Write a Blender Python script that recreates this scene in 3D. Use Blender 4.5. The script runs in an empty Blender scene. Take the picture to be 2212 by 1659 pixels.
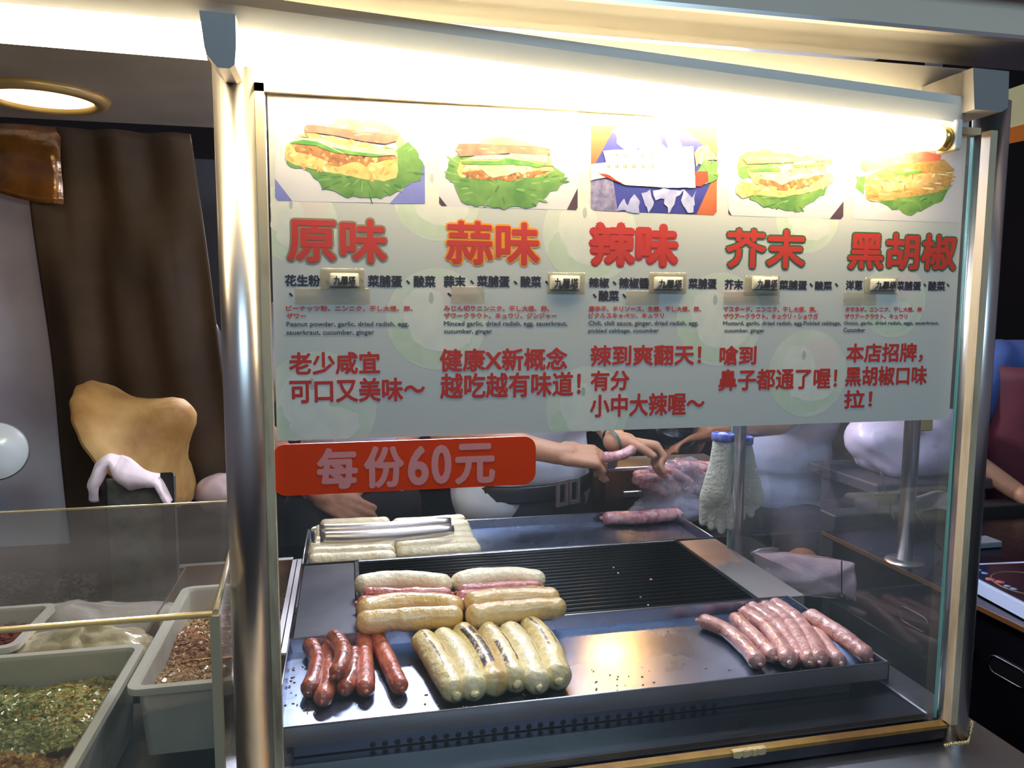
import bpy, bmesh, math, random
from mathutils import Vector, Matrix, noise
random.seed(7)
S = 0.8                      # metres per survey unit
Z0 = 1.5                     # height of the survey origin above the ground
def T(p): return Vector((p[0]*S, p[1]*S, p[2]*S+Z0))
# ---------------------------------------------------------------- camera
F, CX, CY = 1650.0, 1106.0, 829.5
def _axes():
    X = Vector((8677-CX, 689-CY, F)).normalized()
    D = Vector((1015-CX, 16638-CY, F)).normalized()
    D = (D-X*X.dot(D)).normalized(); Zw = -D; Yw = Zw.cross(X)
    return X, Yw, Zw          # world axes seen in camera space (x right, y down, z forward)
AX, AY, AZ = _axes()
def ray(px, py):
    d = Vector(((px-CX)/F, (py-CY)/F, 1)); return Vector((AX.dot(d), AY.dot(d), AZ.dot(d)))
CAM = Vector((0, -1, 0))
def PY(px, py, y=0.0): d = ray(px, py); return CAM+d*((y-CAM.y)/d.y)
def PZ(px, py, z): d = ray(px, py); return CAM+d*((z-CAM.z)/d.z)
def PX(px, py, x): d = ray(px, py); return CAM+d*((x-CAM.x)/d.x)
sc = bpy.context.scene
cd = bpy.data.cameras.new('camera'); cam = bpy.data.objects.new('camera', cd)
sc.collection.objects.link(cam); sc.camera = cam
right = Vector((AX.x, AY.x, AZ.x)); down = Vector((AX.y, AY.y, AZ.y)); fwd = Vector((AX.z, AY.z, AZ.z))
M = Matrix((right, -down, -fwd)).transposed().to_4x4(); M.translation = T(CAM); cam.matrix_world = M
cd.sensor_fit = 'HORIZONTAL'; cd.sensor_width = 36; cd.lens = 36*F/2212; cd.clip_start = .02; cd.clip_end = 100
# ---------------------------------------------------------------- world, exposure, lights
sc.view_settings.view_transform = 'Standard'; sc.view_settings.look = 'None'
sc.view_settings.exposure = 0.0; sc.view_settings.gamma = 1; sc.view_settings.use_curve_mapping = False
w = bpy.data.worlds.new('night'); sc.world = w; w.use_nodes = True
w.node_tree.nodes['Background'].inputs[0].default_value = (.125, .12, .155, 1)
w.node_tree.nodes['Background'].inputs[1].default_value = .85
sc.cycles.max_bounces = 10; sc.cycles.transparent_max_bounces = 24; sc.cycles.caustics_reflective = False; sc.cycles.caustics_refractive = False
sc.cycles.use_denoising = True
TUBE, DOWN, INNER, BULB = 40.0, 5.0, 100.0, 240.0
def area(name, loc, look, sx, sy, power, col):
    l = bpy.data.lights.new(name, 'AREA'); l.shape = 'RECTANGLE'; l.size = sx*S; l.size_y = sy*S; l.energy = power; l.color = col
    o = bpy.data.objects.new(name, l); sc.collection.objects.link(o); o.location = T(loc)
    o.rotation_euler = (T(look)-T(loc)).to_track_quat('-Z', 'Y').to_euler(); return o
area('street_light', (.6, -3.2, 1.9), (.4, 0, -.5), 2.2, .8, 36, (.52, .80, 1))
area('stall_light', (.22, 1.9, .62), (.35, .4, -.6), .7, .12, 50, (.86, .88, 1))
# ---------------------------------------------------------------- materials
def lin(c):
    return tuple((x/255/12.92 if x/255 <= .04045 else ((x/255+.055)/1.055)**2.4) for x in c)+(1,)
MATS = {}
def mat(name, col, rough=.5, metal=0., col2=None, nscale=20., bump=0., bscale=60., emit=None, estr=0., sss=0., coat=0., stretch=None, spec=.5, thr=(.35, .65), sheen=0., alpha=1., trans=0.):
    if name in MATS: return MATS[name]
    m = bpy.data.materials.new(name); m.use_nodes = True; nt = m.node_tree; b = nt.nodes['Principled BSDF']
    b.inputs['Base Color'].default_value = lin(col); b.inputs['Roughness'].default_value = rough; b.inputs['Metallic'].default_value = metal
    b.inputs['Specular IOR Level'].default_value = spec; b.inputs['Coat Weight'].default_value = coat; b.inputs['Coat Roughness'].default_value = .15
    b.inputs['Sheen Weight'].default_value = sheen; b.inputs['Alpha'].default_value = alpha; b.inputs['Transmission Weight'].default_value = trans
    if sss: b.inputs['Subsurface Weight'].default_value = sss; b.inputs['Subsurface Radius'].default_value = (.02, .01, .006); b.inputs['Subsurface Scale'].default_value = .3
    tc = nt.nodes.new('ShaderNodeTexCoord'); mp = nt.nodes.new('ShaderNodeMapping'); nt.links.new(tc.outputs['Object'], mp.inputs[0])
    if stretch: mp.inputs['Scale'].default_value = stretch
    if col2:
        n = nt.nodes.new('ShaderNodeTexNoise'); n.inputs['Scale'].default_value = nscale; n.inputs['Detail'].default_value = 6
        nt.links.new(mp.outputs[0], n.inputs[0]); r = nt.nodes.new('ShaderNodeValToRGB')
        r.color_ramp.elements[0].position = thr[0]; r.color_ramp.elements[1].position = thr[1]
        r.color_ramp.elements[0].color = lin(col); r.color_ramp.elements[1].color = lin(col2)
        nt.links.new(n.outputs[0], r.inputs[0]); nt.links.new(r.outputs[0], b.inputs['Base Color'])
    if bump:
        n = nt.nodes.new('ShaderNodeTexNoise'); n.inputs['Scale'].default_value = bscale; n.inputs['Detail'].default_value = 5
        nt.links.new(mp.outputs[0], n.inputs[0]); bp = nt.nodes.new('ShaderNodeBump'); bp.inputs['Strength'].default_value = bump; bp.inputs['Distance'].default_value = .01
        nt.links.new(n.outputs[0], bp.inputs['Height']); nt.links.new(bp.outputs[0], b.inputs['Normal'])
    if emit: b.inputs['Emission Color'].default_value = lin(emit) if len(emit) == 3 else emit; b.inputs['Emission Strength'].default_value = estr
    MATS[name] = m; return m
def steel(name, col, rough, stretch=(1, 1, 1), rv=.12, bump=.02, col2=None, nscale=9):
    """brushed, greasy metal: roughness and colour vary along the grain"""
    if name in MATS: return MATS[name]
    m = mat(name, col, rough, 1., col2=col2, nscale=nscale, thr=(.3, .75)); nt = m.node_tree; b = nt.nodes['Principled BSDF']
    tc = nt.nodes.new('ShaderNodeTexCoord'); mp = nt.nodes.new('ShaderNodeMapping'); mp.inputs['Scale'].default_value = stretch
    n = nt.nodes.new('ShaderNodeTexNoise'); n.inputs['Scale'].default_value = 30; n.inputs['Detail'].default_value = 8
    n2 = nt.nodes.new('ShaderNodeTexNoise'); n2.inputs['Scale'].default_value = 7; n2.inputs['Detail'].default_value = 6
    nt.links.new(tc.outputs['Object'], mp.inputs[0]); nt.links.new(mp.outputs[0], n.inputs[0]); nt.links.new(tc.outputs['Object'], n2.inputs[0])
    r = nt.nodes.new('ShaderNodeMapRange'); r.inputs['To Min'].default_value = max(.03, rough-rv); r.inputs['To Max'].default_value = rough+rv
    nt.links.new(n2.outputs[0], r.inputs[0]); nt.links.new(r.outputs[0], b.inputs['Roughness'])
    bp = nt.nodes.new('ShaderNodeBump'); bp.inputs['Strength'].default_value = bump; bp.inputs['Distance'].default_value = .004
    nt.links.new(n.outputs[0], bp.inputs['Height']); nt.links.new(bp.outputs[0], b.inputs['Normal'])
    return m
def clear(name, tint, haze=.02, rough=.02, dcol=(200, 205, 200), gloss=1.0, bump=0.):
    """thin clear sheet: transparent + fresnel gloss + a pale haze film"""
    if name in MATS: return MATS[name]
    m = bpy.data.materials.new(name); m.use_nodes = True; nt = m.node_tree; nt.nodes.clear()
    o = nt.nodes.new('ShaderNodeOutputMaterial'); t = nt.nodes.new('ShaderNodeBsdfTransparent'); t.inputs[0].default_value = lin(tint)
    g = nt.nodes.new('ShaderNodeBsdfGlossy'); g.inputs['Roughness'].default_value = rough; g.inputs[0].default_value = (gloss, gloss, gloss, 1)
    d = nt.nodes.new('ShaderNodeBsdfDiffuse'); d.inputs[0].default_value = lin(dcol)
    f = nt.nodes.new('ShaderNodeFresnel'); f.inputs[0].default_value = 1.45
    n = nt.nodes.new('ShaderNodeTexNoise'); n.inputs['Scale'].default_value = 5; n.inputs['Detail'].default_value = 8
    tc = nt.nodes.new('ShaderNodeTexCoord'); nt.links.new(tc.outputs['Object'], n.inputs[0])
    mr = nt.nodes.new('ShaderNodeMapRange'); mr.inputs['From Min'].default_value = .3; mr.inputs['From Max'].default_value = .7
    mr.inputs['To Min'].default_value = haze*.5; mr.inputs['To Max'].default_value = haze*1.5; nt.links.new(n.outputs[0], mr.inputs[0])
    a = nt.nodes.new('ShaderNodeMixShader'); c = nt.nodes.new('ShaderNodeMixShader')
    nt.links.new(mr.outputs[0], a.inputs[0]); nt.links.new(t.outputs[0], a.inputs[1]); nt.links.new(d.outputs[0], a.inputs[2])
    geo = nt.nodes.new('ShaderNodeNewGeometry'); inv = nt.nodes.new('ShaderNodeMath'); inv.operation = 'SUBTRACT'; inv.inputs[0].default_value = 1; nt.links.new(geo.outputs['Backfacing'], inv.inputs[1])
    mu = nt.nodes.new('ShaderNodeMath'); mu.operation = 'MULTIPLY'; nt.links.new(f.outputs[0], mu.inputs[0]); nt.links.new(inv.outputs[0], mu.inputs[1])
    nt.links.new(mu.outputs[0], c.inputs[0]); nt.links.new(a.outputs[0], c.inputs[1]); nt.links.new(g.outputs[0], c.inputs[2]); nt.links.new(c.outputs[0], o.inputs[0])
    if bump:
        n3 = nt.nodes.new('ShaderNodeTexNoise'); n3.inputs['Scale'].default_value = 26; n3.inputs['Detail'].default_value = 4; nt.links.new(tc.outputs['Object'], n3.inputs[0])
        bp = nt.nodes.new('ShaderNodeBump'); bp.inputs['Strength'].default_value = bump; bp.inputs['Distance'].default_value = .02
        nt.links.new(n3.outputs[0], bp.inputs['Height']); nt.links.new(bp.outputs[0], g.inputs['Normal']); nt.links.new(bp.outputs[0], f.inputs['Normal'])
    MATS[name] = m; return m
def food(name, base, mottle, char, streaks, cstr=1., rough=.38, coat=.4, endcol=None, mscale=55, toast=.0):
    """sausage skin: mottled base, grill-mark streaks laid along the length at given angles (0 bottom .5 top)"""
    if name in MATS: return MATS[name]
    m = mat(name, base, rough, 0, col2=mottle, nscale=mscale, bump=.35, bscale=120, coat=coat, sss=.12); nt = m.node_tree; b = nt.nodes['Principled BSDF']
    src = b.inputs['Base Color'].links[0].from_socket
    at = nt.nodes.new('ShaderNodeAttribute'); at.attribute_name = 'around'; al = nt.nodes.new('ShaderNodeAttribute'); al.attribute_name = 'along'
    tc = nt.nodes.new('ShaderNodeTexCoord'); n = nt.nodes.new('ShaderNodeTexNoise'); n.inputs['Scale'].default_value = 75; n.inputs['Detail'].default_value = 4
    nt.links.new(tc.outputs['Object'], n.inputs[0])
    def math_(op, a, b_=None, c=None):
        k = nt.nodes.new('ShaderNodeMath'); k.operation = op; k.use_clamp = (op == 'MULTIPLY')
        for i, v in enumerate((a, b_, c)):
            if v is None: continue
            if isinstance(v, (int, float)): k.inputs[i].default_value = v
            else: nt.links.new(v, k.inputs[i])
        return k.outputs[0]
    def smooth(v, lo, hi):
        k = nt.nodes.new('ShaderNodeMapRange'); k.interpolation_type = 'SMOOTHSTEP'; nt.links.new(v, k.inputs[0])
        k.inputs['From Min'].default_value = lo; k.inputs['From Max'].default_value = hi; return k.outputs[0]
    if toast:
        tm = smooth(math_('ADD', at.outputs['Fac'], math_('MULTIPLY', n.outputs[0], .3)), .55, .72)
        mx = nt.nodes.new('ShaderNodeMixRGB'); nt.links.new(math_('MULTIPLY', tm, toast), mx.inputs[0]); nt.links.new(src, mx.inputs[1]); mx.inputs[2].default_value = lin((205, 150, 70)); src = mx.outputs[0]
    for (a0, wd, l0, l1) in streaks:
        dv = math_('ABSOLUTE', math_('SUBTRACT', at.outputs['Fac'], a0))
        k = math_('SUBTRACT', 1., smooth(math_('ADD', dv, math_('MULTIPLY', n.outputs[0], .03)), .01+wd, .025+wd))
        seg = math_('MULTIPLY', smooth(al.outputs['Fac'], l0, l0+.06), math_('SUBTRACT', 1., smooth(al.outputs['Fac'], l1-.06, l1)))
        k = math_('MULTIPLY', k, seg); k = math_('MULTIPLY', k, smooth(n.outputs[0], .34, .47)); k = math_('MULTIPLY', k, cstr)
        mx = nt.nodes.new('ShaderNodeMixRGB'); nt.links.new(k, mx.inputs[0]); nt.links.new(src, mx.inputs[1]); mx.inputs[2].default_value = lin(char); src = mx.outputs[0]
    nt.links.new(src, b.inputs['Base Color']); return m
# ---------------------------------------------------------------- object bookkeeping
OFF = {}
def setp(o, label=None, cat=None, group=None, kind=None):
    if label: o['label'] = label
    if cat: o['category'] = cat
    if group: o['group'] = group
    if kind: o['kind'] = kind
    return o
def thing(name, label, cat, loc, group=None, metric=False):
    o = bpy.data.objects.new(name, None); sc.collection.objects.link(o); L = Vector(loc) if metric else T(loc)
    o.location = L; o.empty_display_size = .05; OFF[o.name] = L.copy(); return setp(o, label, cat, group)
class MB:
    def __init__(s, metric=False): s.v = []; s.f = []; s.mi = []; s.att = {}; s.cur = 0; s.metric = metric; s.sm = []; s.smooth = False
    def add(s, vs, fs, smooth=None):
        n = len(s.v); s.v += [Vector(p) for p in vs]; s.f += [tuple(i+n for i in f) for f in fs]; s.mi += [s.cur]*len(fs)
        s.sm += [s.smooth if smooth is None else smooth]*len(fs); return n
    def box(s, x0, x1, y0, y1, z0, z1, bev=0., seg=1):
        bm = bmesh.new(); bmesh.ops.create_cube(bm, size=1)
        for v in bm.verts: v.co = Vector((x0+(v.co.x+.5)*(x1-x0), y0+(v.co.y+.5)*(y1-y0), z0+(v.co.z+.5)*(z1-z0)))
        if bev: bmesh.ops.bevel(bm, geom=bm.edges[:], offset=bev, segments=seg, affect='EDGES', profile=.5)
        bm.verts.index_update(); s.add([v.co.copy() for v in bm.verts], [[v.index for v in f.verts] for f in bm.faces], False); bm.free(); return s
    def prism(s, pts, ext):
        """closed planar outline pts swept along ext"""
        n = len(pts); e = Vector(ext); a = [Vector(p) for p in pts]; b = [p+e for p in a]
        s.add(a+b, [tuple(range(n))[::-1], tuple(range(n, 2*n))]+[(i, (i+1) % n, n+(i+1) % n, n+i) for i in range(n)], False); return s
    def tube(s, pts, r, n=12, cap=True, squash=(1, 1), up=(0, 0, 1), close=False):
        pts = [Vector(p) for p in pts]; m = len(pts); rs = r if isinstance(r, (list, tuple)) else [r]*m; vs = []
        for i, p in enumerate(pts):
            t = (pts[(i+1) % m]-pts[i-1]) if close else (pts[min(i+1, m-1)]-pts[max(i-1, 0)])
            t.normalize(); u = Vector(up)
            if abs(t.dot(u)) > .97: u = Vector((1, 0, 0)) if abs(t.x) < .9 else Vector((0, 1, 0))
            sd = t.cross(u).normalized(); u = sd.cross(t).normalized()
            for k in range(n):
                a = 2*math.pi*k/n; vs.append(p+(sd*math.sin(a)*squash[0]-u*math.cos(a)*squash[1])*rs[i])
        fs = [(i*n+k, i*n+(k+1) % n, (i+1)*n+(k+1) % n, (i+1)*n+k) for i in range(m-1) for k in range(n)]
        if close: fs += [((m-1)*n+k, (m-1)*n+(k+1) % n, (k+1) % n, k) for k in range(n)]
        b = s.add(vs, fs, True)
        if cap and not close:
            s.f += [tuple(b+k for k in range(n))[::-1], tuple(b+(m-1)*n+k for k in range(n))]; s.mi += [s.cur]*2; s.sm += [False]*2
        return s
    def cyl(s, a, b, r, n=20, r2=None): return s.tube([a, b], [r, r if r2 is None else r2], n)
    def lathe(s, c, prof, n=32, axis=(0, 0, 1), wob=None):
        ax = Vector(axis).normalized(); q = Vector((0, 0, 1)).rotation_difference(ax); c = Vector(c); vs = []
        for (r, h) in prof:
            for k in range(n):
                a = 2*math.pi*k/n; rr = r*(1+(wob(a, r, h) if wob else 0)); vs.append(c+q @ Vector((rr*math.cos(a), rr*math.sin(a), h)))
        m = len(prof); s.add(vs, [(i*n+k, i*n+(k+1) % n, (i+1)*n+(k+1) % n, (i+1)*n+k) for i in range(m-1) for k in range(n)], True); return s
    def grid(s, fn, nu, nv, thick=0.):
        vs = [Vector(fn(i/nu, j/nv)) for i in range(nu+1) for j in range(nv+1)]; W = nv+1
        fs = [(i*W+j, (i+1)*W+j, (i+1)*W+j+1, i*W+j+1) for i in range(nu) for j in range(nv)]
        if thick:
            N = []
            for i in range(nu+1):
                for j in range(nv+1):
                    a = vs[min(i+1, nu)*W+j]-vs[max(i-1, 0)*W+j]; b = vs[i*W+min(j+1, nv)]-vs[i*W+max(j-1, 0)]; c = a.cross(b)
                    N.append(c.normalized() if c.length > 1e-9 else Vector((0, 0, 1)))
            k = len(vs); vs2 = vs+[p-n_*thick for p, n_ in zip(vs, N)]; fs2 = [tuple(i+k for i in f)[::-1] for f in fs]
            rim = [(i*W, (i+1)*W) for i in range(nu)]+[(i*W+nv, (i+1)*W+nv) for i in range(nu)]+[(j, j+1) for j in range(nv)]+[(nu*W+j, nu*W+j+1) for j in range(nv)]
            s.add(vs2, fs+fs2+[(a, b, b+k, a+k) for a, b in rim], True)
        else: s.add(vs, fs, True)
        return s
    def ell(s, c, r, n=16, rot=None):
        c = Vector(c); vs = []; m = n//2+1
        for i in range(m):
            th = math.pi*i/(m-1)
            for k in range(n):
                a = 2*math.pi*k/n; p = Vector((r[0]*math.sin(th)*math.cos(a), r[1]*math.sin(th)*math.sin(a), r[2]*math.cos(th)))
                vs.append(c+(rot @ p if rot else p))
        s.add(vs, [(i*n+k, (i+1)*n+k, (i+1)*n+(k+1) % n, i*n+(k+1) % n) for i in range(m-1) for k in range(n)], True); return s
    def cap(s, a, ra, b, rb, n=14):
        a = Vector(a); b = Vector(b); d = (b-a); L = d.length or 1e-6; t = d/L; pts = []; rs = []
        for i in range(5): th = math.pi/2*i/4; pts.append(a-t*ra*math.cos(th)); rs.append(max(ra*math.sin(th), ra*.04))
        for i in range(4, -1, -1): th = math.pi/2*i/4; pts.append(b+t*rb*math.cos(th)); rs.append(max(rb*math.sin(th), rb*.04))
        return s.tube(pts, rs, n)
    def noise(s, amp, scale, start=0, seed=0.):
        for i in range(start, len(s.v)):
            p = s.v[i]; q = p*scale+Vector((seed, seed*1.7, seed*.3)); s.v[i] = p+Vector(noise.noise_vector(q))*amp
        return s
    def mesh(s, off, name='m'):
        me = bpy.data.meshes.new(name); V = [(p if s.metric else T(p))-off for p in s.v]
        me.from_pydata([tuple(p) for p in V], [], s.f); me.polygons.foreach_set('material_index', s.mi); me.polygons.foreach_set('use_smooth', s.sm)
        for k, a in s.att.items():
            at = me.attributes.new(k, 'FLOAT', 'POINT'); at.data.foreach_set('value', a)
        me.update(); return me
    def build(s, name, mats, parent=None, label=None, cat=None, group=None, kind=None, recalc=True, voxel=0., sm_it=0):
        if parent is not None: off = OFF[parent.name]
        else:
            P = [(p if s.metric else T(p)) for p in s.v]; lo = [min(p[i] for p in P) for i in range(3)]; hi = [max(p[i] for p in P) for i in range(3)]
            off = Vector(((lo[0]+hi[0])/2, (lo[1]+hi[1])/2, lo[2]))
        me = s.mesh(off, name)
        if recalc:
            bm = bmesh.new(); bm.from_mesh(me); bmesh.ops.recalc_face_normals(bm, faces=bm.faces[:]); bm.to_mesh(me); bm.free()
        if voxel: me = remesh(me, voxel, sm_it); me.name = name
        for m in (mats if isinstance(mats, (list, tuple)) else [mats]): me.materials.append(m)
        o = bpy.data.objects.new(name, me); sc.collection.objects.link(o); OFF[o.name] = off
        if parent is not None: o.parent = parent
        else: o.location = off
        return setp(o, label, cat, group, kind)
def remesh(me, voxel, it):
    o = bpy.data.objects.new('tmp', me); sc.collection.objects.link(o)
    m = o.modifiers.new('r', 'REMESH'); m.mode = 'VOXEL'; m.voxel_size = voxel; m.use_smooth_shade = True
    if it: k = o.modifiers.new('s', 'SMOOTH'); k.factor = .5; k.iterations = it
    dg = bpy.context.evaluated_depsgraph_get(); r = bpy.data.meshes.new_from_object(o.evaluated_get(dg)); bpy.data.objects.remove(o); bpy.data.meshes.remove(me)
    for p in r.polygons: p.use_smooth = True
    r.materials.clear(); return r
def text_mesh(body, bold=0., res=3):
    cu = bpy.data.curves.new('t', 'FONT'); cu.body = body; cu.size = 1; cu.resolution_u = res; cu.offset = bold; cu.extrude = 0; cu.fill_mode = 'BOTH'
    o = bpy.data.objects.new('t', cu); sc.collection.objects.link(o); dg = bpy.context.evaluated_depsgraph_get()
    me = bpy.data.meshes.new_from_object(o.evaluated_get(dg)); bpy.data.objects.remove(o); bpy.data.curves.remove(cu); return me
def text_plane(body, a, b, y, m, parent, name='lettering', bold=.0, res=3, grow=0., smear=0., rot=0.):
    """print body so that its ink fills the box with corners a (top left) and b (bottom right) in plane y; survey units x, z"""
    me = text_mesh(body, bold, res); vs = [v.co for v in me.vertices]
    if not vs: return None
    x0 = min(v.x for v in vs); x1 = max(v.x for v in vs); z0 = min(v.y for v in vs); z1 = max(v.y for v in vs)
    mb = MB(); mb.smooth = False; fs = [tuple(p.vertices) for p in me.polygons]
    cx = (a[0]+b[0])/2; cz = (a[1]+b[1])/2
    sh = [(0, 0)]+([(smear*math.cos(k*math.pi/4), smear*math.sin(k*math.pi/4)) for k in range(8)] if smear else [])
    for q, (dx, dz) in enumerate(sh):
        V = []
        for v in vs:
            X = (a[0]-grow)+(v.x-x0)/(x1-x0)*(b[0]-a[0]+2*grow)+dx; Zv = (b[1]-grow)+(v.y-z0)/(z1-z0)*(a[1]-b[1]+2*grow)+dz
            if rot: X, Zv = cx+(X-cx)*math.cos(rot)-(Zv-cz)*math.sin(rot), cz+(X-cx)*math.sin(rot)+(Zv-cz)*math.cos(rot)
            V.append((X, y-q*.00002, Zv))
        mb.add(V, fs, False)
    bpy.data.meshes.remove(me); return mb.build(name, m, parent, recalc=False)

# ---------------------------------------------------------------- palette
WHITE_PAINT = mat('white_paint', (225, 222, 214), .45, bump=.03)
CREAM = mat('greasy_cream_paint', (196, 180, 150), .4, col2=(110, 92, 66), nscale=14, thr=(.5, .8), stretch=(3, 3, .6))
STEEL = steel('polished_steel', (205, 200, 198), .33, (1, 1, .05))
STEEL_H = steel('brushed_steel', (190, 192, 198), .30, (.05, 1, 1), bump=.05)
STEEL_TRAY = steel('tray_steel', (164, 178, 206), .27, (.06, 1, 1), rv=.14, bump=.05, col2=(140, 150, 170), nscale=6)
STEEL_DK = steel('dark_steel', (92, 92, 98), .34, (.1, 1, 1), col2=(60, 60, 66))
IRON = mat('cast_iron', (30, 29, 30), .34, .6, bump=.15, bscale=90)
PLATE = mat('seasoned_plate', (42, 42, 46), .38, .8, col2=(64, 64, 68), nscale=8, bump=.05)
ALU = mat('grey_aluminium', (150, 148, 146), .42, .35, col2=(128, 126, 124), nscale=3)
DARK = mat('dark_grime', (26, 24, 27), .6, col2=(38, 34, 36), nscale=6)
BLACK = mat('black_plastic', (16, 16, 18), .35)
GLASS = clear('window_glass', (247, 248, 250), .034, .015)  # window haze and lifted blacks are put into the pane as a pale film
ACRYL = clear('acrylic_sheet', (226, 226, 220), .09, .08, (170, 165, 160))
EDGE = mat('glass_edge', (120, 190, 178), .2, alpha=.9, emit=None)
PLASTIC_W = mat('milky_plastic', (222, 220, 212), .35, sss=.3)
PLASTIC_T = clear('translucent_plastic', (240, 238, 232), .6, .15, (225, 222, 215))
BAGP = clear('bag_film', (238, 235, 240), .22, .07, (220, 222, 235), bump=1.)
def emis(name, col, s):
    if name in MATS: return MATS[name]
    m = bpy.data.materials.new(name); m.use_nodes = True; nt = m.node_tree; nt.nodes.clear(); e = nt.nodes.new('ShaderNodeEmission'); o = nt.nodes.new('ShaderNodeOutputMaterial')
    e.inputs[0].default_value = col; e.inputs[1].default_value = s; nt.links.new(e.outputs[0], o.inputs[0]); MATS[name] = m; return m

# ================================================================= SETTING
GZ = -Z0/S
m = MB(); m.box(-5, 18, -5, 8, GZ-.05, GZ); m.build('floor', mat('asphalt', (44, 42, 44), .7, col2=(30, 29, 31), nscale=12, bump=.3), kind='structure')
m = MB(); m.box(-5, 18, 6.0, 6.1, GZ, 6); m.build('wall_back', mat('night_wall', (30, 27, 30), .8, col2=(46, 38, 38), nscale=1.2), kind='structure')
m = MB(); m.box(-2.2, .25, .0, 1.15, .45, .47); m.build('ceiling', mat('stall_ceiling', (176, 170, 158), .6, col2=(150, 144, 132), nscale=4), kind='structure')
# dark rear curtain behind the left half only, the vendors stand in front of the open rear
m = MB(); m.box(-2.2, -.33, 1.62, 1.64, GZ, .45); m.build('wall_left', mat('dark_tarp', (34, 33, 38), .55, col2=(24, 23, 27), nscale=5), kind='structure')

# ================================================================= CART
cart = thing('food_cart', 'stainless steel street food cart with the glass display window, standing in the middle', 'food cart', (.4, .5, GZ))
m = MB(); m.box(-1.4, 1.02, -.13, 1.085, -.715, -.69, .003); m.build('worktop', STEEL_H, cart)
m = MB(); m.box(-1.36, .98, -.02, 1.03, GZ+.12, -.715, .004); m.build('cabinet_body', STEEL_DK, cart)
for x in (-1.25, .88):
    for y in (.08, .95):
        q = MB(); q.lathe((x, y, GZ+.06), [(.001, -.018), (.055, -.018), (.06, -.01), (.06, .01), (.055, .018), (.001, .018)], 20, axis=(1, 0, 0)); q.box(x-.02, x+.02, y-.02, y+.02, GZ+.06, GZ+.125); q.build('caster', BLACK, cart)
m = MB(); m.box(-.085, .92, .02, 1.08, -.69, -.667); m.build('base_plate', steel('base_plate_steel', (96, 98, 112), .30, (.06, 1, 1), bump=.04), cart)
def post(x, y, z0, z1, r=.0245):
    q = MB(); q.cyl((x, y, z0), (x, y, z1), r, 32); return q
post(-.1235, -.005, -.69, .29).build('post', STEEL, cart)
post(.9485, -.005, -.69, .30).build('post', STEEL, cart)
post(.945, .70, -.69, .30, .019).build('post', STEEL, cart)
for P in (((430, 22), (508, 30), (510, 100), (507, 140), (496, 148), (470, 146), (446, 118), (441, 100)), ((2102, 146), (2180, 154), (2178, 232), (2165, 241), (2105, 236))):
    o = [PY(px, py, -.088) for px, py in P]; q = MB(); q.prism(o, (0, .07 if P[0][0] < 1000 else .10, 0)); q.build('post_socket', mat('socket_metal', (146, 142, 140), .5, .2), cart)
# flat greasy strips that hold the glass
q = MB(); q.box(-.1, -.089, -.012, .004, -.66, .262); q.build('glazing_strip', CREAM, cart)
q = MB(); q.box(.9255, .9375, -.03, -.008, -.66, .255); q.build('glazing_strip', CREAM, cart)
q = MB(); q.box(-.1, .93, -.012, .006, .252, .262); q.build('glazing_strip', CREAM, cart)
# sill: dark angle with a greasy yellow upper lip
q = MB(); q.box(-.1, .925, -.022, .0, -.688, -.668, .002); q.build('sill', STEEL_DK, cart)
q = MB(); q.box(-.1, .925, -.0235, -.008, -.668, -.6625); q.build('sill_lip', mat('greasy_brass_lip', (190, 150, 80), .3, .6, col2=(150, 110, 60), nscale=18), cart)
q = MB()
for i in range(60):
    x = .55+random.random()*.05; q.box(x, x+.006, -.026-random.random()*.003, -.02, -.664-random.random()*.005, -.660+random.random()*.002)
q.build('weld_bead', mat('weld', (214, 190, 140), .35, .7), cart)
# gusset behind the right post and its weld
q = MB(); q.prism([(.974, .0, -.69), (1.0, .06, -.69), (.974, .0, -.575)], (-.004, .003, 0)); q.build('gusset', STEEL_DK, cart)
q = MB()
for i in range(26):
    t = i/25; a = Vector((.915+.095*t, -.032+.085*max(0, t-.45), -.69)); q.ell(a, (.0035, .0035, .003), 6)
q.noise(.0015, 300); q.build('weld_bead', mat('weld', (214, 190, 140), .35, .7), cart)
# side sill under the side glass
q = MB(); q.box(.915, .938, .01, .70, -.69, -.66, .002); q.build('side_sill', STEEL_H, cart)
# glass
q = MB(); q.box(-.089, .9215, -.002, .002, -.662, .252); q.build('glass_pane', GLASS, cart)
q = MB(); q.box(.924, .928, .006, .69, -.66, .26); q.build('glass_pane', GLASS, cart)
for e in ((.9215, .9235, -.0025, .0025, -.662, .252), (-.0905, -.089, -.0025, .0025, -.662, .252), (.9225, .9295, .690, .693, -.66, .26)):
    q = MB(); q.box(*e); q.build('glass_edge', EDGE, cart)
# dark patches where the film behind the glass margin ends
q = MB(); q.box(-.0865, -.0775+.0005, .0025, .004, -.10, .245); q.build('edge_tape', mat('grey_tape', (120, 108, 98), .6), cart)
# white fascia board above the glass
q = MB(); q.box(-.1, .92, .006, .012, .255, .35); q.build('fascia_board', WHITE_PAINT, cart)

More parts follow.
